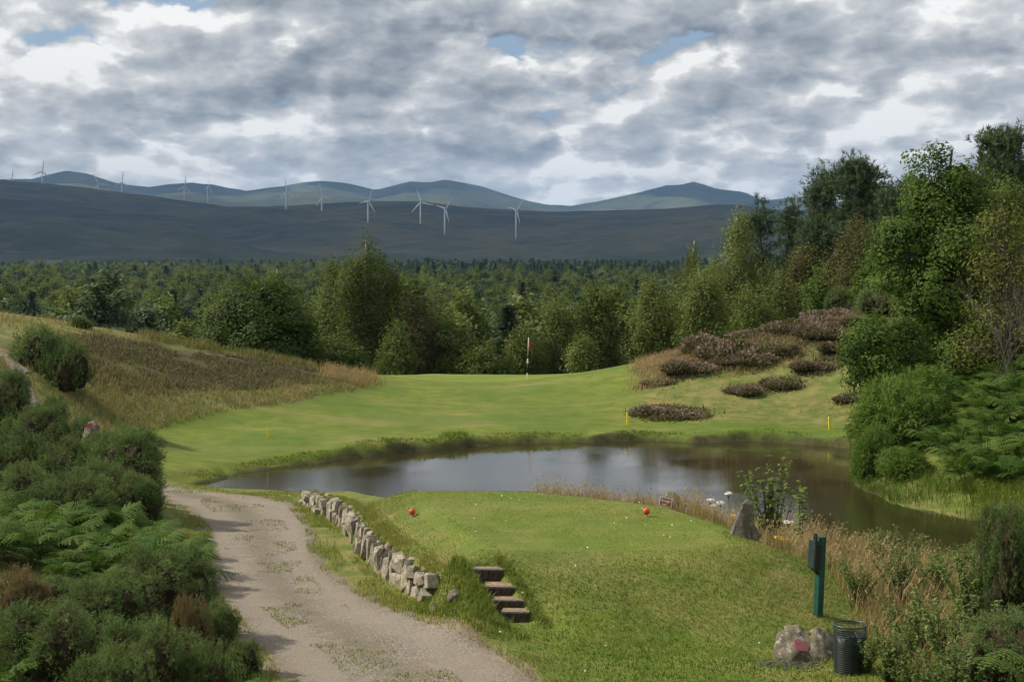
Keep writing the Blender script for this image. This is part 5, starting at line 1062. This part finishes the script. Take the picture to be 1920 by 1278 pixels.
# ------------------------------------------------------------------ ball washer on its post
M_POST = plain('post_green', (.008, .055, .043), .45, .4, .25, 9); M_BODY = plain('washer_dark_green', (.016, .032, .034), .35, .5, .2, 12); M_BLACK = plain('black_plastic', (.012, .012, .013), .45, .4, .2, 12)
Y = 22.2; p = ground_at(1534, Y); e = empty('ball_washer', (p[0], Y, p[2])); tag(e, 'dark green ball washer on a leaning green post beside the boulder', 'ball washer'); e.rotation_euler = (0, R(3.2), R(28))
V, F = box(-.057, .057, -.057, .057, -.3, 1.26); bm = bmesh.new(); me = mesh_data('post', V, F, M_POST); bm.from_mesh(me); bmesh.ops.remove_doubles(bm, verts=bm.verts, dist=1e-4); bmesh.ops.bevel(bm, geom=bm.edges[:], offset=.006, segments=2, affect='EDGES'); bm.to_mesh(me); bm.free(); link('post', me, e)
def prism(prof, y0, y1):
    n = len(prof); V = [(x, y0, z) for x, z in prof]+[(x, y1, z) for x, z in prof]; F = [(0, i+1, i) for i in range(1, n-1)]+[(n, n+i, n+i+1) for i in range(1, n-1)]
    for i in range(n): j = (i+1) % n; F += [(i, j, j+n), (i, j+n, i+n)]
    return np.array(V, float), np.array(F)
V, F = prism([(-.20, .78), (-.075, .72), (-.068, .70), (-.068, 1.16), (-.085, 1.20), (-.19, 1.21)], -.075, .075); link('washer_body', mesh_data('washer_body', V, F, M_BODY), e)
V, F = box(-.19, -.075, -.095, -.077, .76, 1.15); link('side_plate', mesh_data('side_plate', V, F, M_BLACK), e)
V, F = box(-.14, -.112, -.03, .03, 1.2, 1.315); link('paddle_handle', mesh_data('paddle_handle', V, F, M_BLACK), e)
V, F = prism([(-.095, .70), (-.067, .66), (-.067, .70)], -.03, .03); link('bracket', mesh_data('bracket', V, F, M_BLACK), e)
# ------------------------------------------------------------------ wire bin
Y = 19.75; p = ground_at(1594, Y); e = empty('litter_bin', (p[0], Y, p[2]-.02)); tag(e, 'round dark wire mesh litter bin at the bottom right beside the boulder', 'litter bin')
M_WIRE = plain('bin_wire_green', (.016, .040, .032), .4, .5, .2, 15); M_LINER = plain('bin_liner', (.007, .007, .008), .45, .35, .2, 9)
rb, hb = .225, .70; g = Geo(); a_ = np.linspace(0, 2*np.pi, 45)
for i in range(44):
    V, F = tube([(rb*np.cos(a_[i]), rb*np.sin(a_[i]), .02), (rb*np.cos(a_[i]), rb*np.sin(a_[i]), hb)], .0030, 4, False); g.add(V, F)
for z in np.linspace(.03, hb-.01, 23):
    V, F = tube(np.c_[(rb+.003)*np.cos(a_), (rb+.003)*np.sin(a_), a_*0+z], .0030, 4, False); g.add(V, F)
g.build('wire_mesh', M_WIRE, e)
V, F = tube(np.c_[rb*1.02*np.cos(a_), rb*1.02*np.sin(a_), a_*0+hb], .013, 8, False); link('rim', mesh_data('rim', V, F, M_WIRE, None, True), e)
V, F = tube(np.c_[rb*np.cos(a_), rb*np.sin(a_), a_*0+.02], .010, 6, False); link('base_ring', mesh_data('base_ring', V, F, M_WIRE, None, True), e)
n = 60; aa = np.linspace(0, 2*np.pi, n, endpoint=False); rg = np.random.default_rng(3); zs = [.03, .2, .4, hb*.80+.0, hb*.80, hb*.30]; V = []
for q, z in enumerate(zs):
    r = rb*(.93 if q < 4 else (.86 if q == 4 else .5))*(1+.012*np.sin(aa*7+q)+.01*np.sin(aa*13+2*q)); V.append(np.c_[r*np.cos(aa), r*np.sin(aa), z+.008*np.sin(aa*5+q)])
V = np.concatenate(V); j = np.arange(len(V)).reshape(-1, n); F = np.stack([j[:-1], np.roll(j[:-1], -1, 1), np.roll(j[1:], -1, 1), j[1:]], -1).reshape(-1, 4); link('liner_bag', mesh_data('liner_bag', V, F, M_LINER, None, True), e)
# ------------------------------------------------------------------ flagstick, stakes
Y = 72.0; x = (988-960)/FPX*Y; e = empty('flagstick', (x, Y, Hs(x, Y))); tag(e, 'golf flagstick with a red flag on the far green', 'flagstick'); e.rotation_euler = (0, R(2.2), 0)
M_POLEW = plain('pole_white', (.75, .75, .72), .5, .3, .05, 10); M_FLAG = plain('flag_red', (.62, .07, .05), .8, .1, .15, 8)
for z0, z1, m_ in ((-.05, .36, M_POLEW), (.36, .82, M_BLACK), (.82, 1.05, M_POLEW), (1.05, 1.30, M_BLACK), (1.30, 2.2, M_POLEW)):
    V, F = tube([(0, 0, z0), (0, 0, z1)], .016, 8); link('pole_section', mesh_data('pole_section', V, F, m_, None, True), e)
def cloth(w, z0, z1, folds, seed):
    """limp hanging cloth gathered against the pole"""
    nu, nv = 22, 14; V = []
    for j_ in range(nv):
        t = j_/(nv-1)
        for i in range(nu): u = i/(nu-1); V.append((.02+w*u*(.28+.6*t), .05*np.sin(u*folds+t*1.5)*(1-.3*t)+.01, z0+(z1-z0)*(1-t)-.22*u*(1-t*.2)))
    V = np.array(V); j = np.arange(nu*nv).reshape(nv, nu); F = np.stack([j[:-1, :-1], j[:-1, 1:], j[1:, 1:], j[1:, :-1]], -1).reshape(-1, 4); return np.r_[V, V+np.array([0, .004, 0])], np.r_[F, F[:, ::-1]+len(V)]
V, F = cloth(.22, 1.72, 2.18, 11, 1); link('flag', mesh_data('flag', V, F, M_FLAG, None, True), e)
V, F = tube([(0, 0, .86), (0, 0, .90), (0, 0, 1.02), (0, 0, 1.12)], [.02, .062, .03, .018], 10); link('white_marker', mesh_data('white_marker', V, F, M_POLEW, None, True), e)
M_STAKE = plain('stake_yellow', (.72, .58, .03), .6, .3, .2, 14)
for px, py, hp, lb in ((501.5, 820, 16, 'short yellow stake on the left bank of the pond'), (1177, 796, 23, 'yellow stake on the far bank right of the flag'), (1555.5, 804, 23, 'yellow stake on the far bank near the pond corner at the right')):
    Y = 55.0
    for _ in range(30): z = Hs((px-960)/FPX*Y, Y); Y = Y*.5+.5*(CAMZ-z)*FPX/(py-HOR)
    x = (px-960)/FPX*Y; z = Hs(x, Y); h = hp/FPX*Y; V, F = prism([(-.036, -.2), (.036, -.2), (.036, h-.03), (.02, h), (-.02, h), (-.036, h-.03)], -.025, .025)
    o = link('yellow_stake', mesh_data('yellow_stake', V, F, M_STAKE), None, (x, Y, z), .2); o.rotation_euler[1] = R(1.0 if px < 600 else -1.5); tag(o, lb, 'stake', 'yellow hazard stakes')
# daisies and fallen petals on the turf
g = Geo(); rg = np.random.default_rng(15)
P = np.r_[sample(TEE, .8, rg), sample([(-1.4, 19), (4.2, 18.5), (4.6, 23), (-1.2, 23)], .6, rg, ok)]
for q in P: V, F = leaves(np.repeat(q[None]+np.array([[0, 0, .045]]), 3, 0)+rg.normal(0, .004, (3, 3)), nrm(rg.normal(0, .3, (3, 3))+np.array([0, 0, 1.])), .016, .9, rg); g.add(V, F)
tag(g.build('daisies', M_WHITE), kind='stuff')
# ------------------------------------------------------------------ wind turbines
M_TURB = plain('turbine_white', (.78, .78, .77), .45, .3, .03, .2)
def hill_pt(px, y):
    zc = CAMZ-(np.interp(px, [q[0] for q in RID_MID], [q[1] for q in RID_MID])-HOR)/FPX*5200; best = None
    for t in np.linspace(.3, 1, 700):
        Y = 2300+(5200-2300)*t; z = 10+(zc-10)*t**1.15; py = HOR+(CAMZ-z)*FPX/Y
        if best is None or abs(py-y) < best[0]: best = (abs(py-y), Y, z)
    return best[1], best[2]
def blade_data():
    L, n = 44.0, 12; t = np.linspace(0, 1, n); ch = np.interp(t, [0, .08, .2, 1], [2.6, 3.2, 5.2, 1.5]); th = np.interp(t, [0, .1, .3, 1], [2.0, 1.6, .8, .15]); V = []
    for i in range(n):
        c_, q = ch[i], th[i]; tw = .25*(1-t[i])
        for x, y in ((-.35*c_, 0), (-.1*c_, -q/2), (.65*c_, 0), (-.1*c_, q/2)): V.append((x*np.cos(tw)-y*np.sin(tw), x*np.sin(tw)+y*np.cos(tw), 1.2+t[i]*L))
    V = np.array(V); F = []
    for i in range(n-1):
        for j_ in range(4): a, b = i*4+j_, i*4+(j_+1) % 4; F += [(a, b, b+4), (a, b+4, a+4)]
    F += [(4*n-4, 4*n-3, 4*n-2), (4*n-4, 4*n-2, 4*n-1)]; return mesh_data('blade', V, np.array(F), M_TURB)
BLADE = blade_data(); V, F = tube([(0, 0, -30), (0, 0, 30), (0, 0, 67)], [2.6, 2.3, 1.5], 14); TOWER = mesh_data('tower', V, F, M_TURB, None, True)
V, F = tube([(0, 7, 0), (0, 6, 0), (0, -1, .2), (0, -3.2, 0), (0, -4, 0)], [1.2, 1.9, 2.0, 1.6, 1.2], 10); NAC = mesh_data('nacelle', V, F, M_TURB, None, True)
V, F = tube([(0, -4, 0), (0, -5.4, 0), (0, -6.6, 0)], [1.5, 1.4, .3], 10); HUB = mesh_data('hub', V, F, M_TURB, None, True)
for i, (px, by, hy, phase, yaw, lb) in enumerate([
 (20.5, 350, 336, 10, 55, 'wind turbine farthest left, only its top above the ridge'), (79, 352, 322, 8, 25, 'wind turbine second from the left against the sky'), (184, 366, 345, -28, 25, 'wind turbine third from the left with its base behind the ridge'), (228, 372, 342, 4, 50, 'wind turbine fourth from the left with one blade straight up'),
 (345, 382, 350, 6, 45, 'left one of the close pair of wind turbines on the left ridge'), (389, 386, 350, 6, 75, 'right one of the close pair of wind turbines on the left ridge'), (535.5, 398, 360, -10, 50, 'wind turbine between the close pair and the ridge centre'), (603, 405, 368, -20, 50, 'wind turbine above the gap left of the tallest birch'),
 (689.5, 417, 377, 20, 55, 'wind turbine directly above the tallest birch'), (788, 417, 379, -18, 20, 'wind turbine with widely spread blades right of the tallest birch'), (833.5, 431, 391, 40, 50, 'lower wind turbine with a drooping right blade'), (967, 433, 394, 160, 50, 'wind turbine farthest right, alone above the flag')]):
    Y, z = hill_pt(px, by)
    if px < 400: Y = 5330.0; z = CAMZ-(by-HOR)/FPX*Y
    e = empty('wind_turbine', ((px-960)/FPX*Y, Y, z)); tag(e, lb, 'wind turbine', 'wind turbines on the hills'); s_ = (by-hy)/FPX*Y/67 if px > 400 else 31/FPX*Y/67
    if px <= 400: e.location.z = CAMZ-(hy-HOR)/FPX*Y-67*s_
    e.scale = (s_,)*3; e.rotation_euler = (0, 0, R(yaw))
    link('tower', TOWER, e); link('nacelle', NAC, e, (0, 0, 67)); hb_ = link('hub', HUB, e, (0, 0, 67))
    for q in range(3): b = link('blade', BLADE, hb_, (0, -5, 0)); b.rotation_euler = (0, R(phase+120*q), 0)
# ------------------------------------------------------------------ air, and unseen clouds added to shade the hills
hv, hf = box(-16000, 16000, -400, 12800, -30, 860)
m_, k = mat_new('haze_air'); pv = k.new('ShaderNodeVolumePrincipled'); pv.inputs['Color'].default_value = (.31, .57, 1, 1)
pv.inputs['Density'].default_value = 5.6e-5; pv.inputs['Anisotropy'].default_value = .2
ho = k.new('ShaderNodeOutputMaterial'); k.link(pv.outputs[0], ho.inputs['Volume'])
haze = link('haze', mesh_data('haze', hv, hf, m_)); tag(haze, kind='stuff')
def shade_cloud(x, y, z, rx, ry, rz, seed):
    """flat based cumulus out of view, added to cast shadow on the hills"""
    bm = bmesh.new(); bmesh.ops.create_icosphere(bm, subdivisions=5, radius=1)
    for v in bm.verts:
        q = v.co*2.2+Vector((seed*3.1, 0, 0)); s_ = 1+.28*mnoise.noise(q)+.16*mnoise.noise(q*2.6)+.09*mnoise.noise(q*6)
        c = v.co*s_; c.z = c.z if c.z > 0 else c.z*.18; v.co = (c.x*rx, c.y*ry, c.z*rz)
    me = bpy.data.meshes.new('shade_cloud'); bm.to_mesh(me); bm.free(); me.materials.append(M_SHADE_CLOUD); me.polygons.foreach_set('use_smooth', [True]*len(me.polygons)); tag(link('shade_cloud', me, None, (x, y, z)), kind='structure')
M_SHADE_CLOUD, k = mat_new('shade_cloud_white'); principled(k, (.88, .88, .88), 1.0, .0)
for i, q in enumerate([(-2100, 3700, 1950, 2100, 1250, 420), (-4300, 4700, 2050, 1900, 1500, 450), (-1500, 5300, 2150, 1700, 900, 380), (800, 4500, 2000, 1250, 900, 400), (-3800, 2600, 1900, 1100, 700, 300), (-5800, 10100, 2900, 1500, 1000, 400), (-3450, 10300, 2900, 430, 650, 300), (-1350, 10300, 2900, 330, 650, 300), (1900, 5600, 2250, 1200, 800, 350)]): shade_cloud(*q, i)
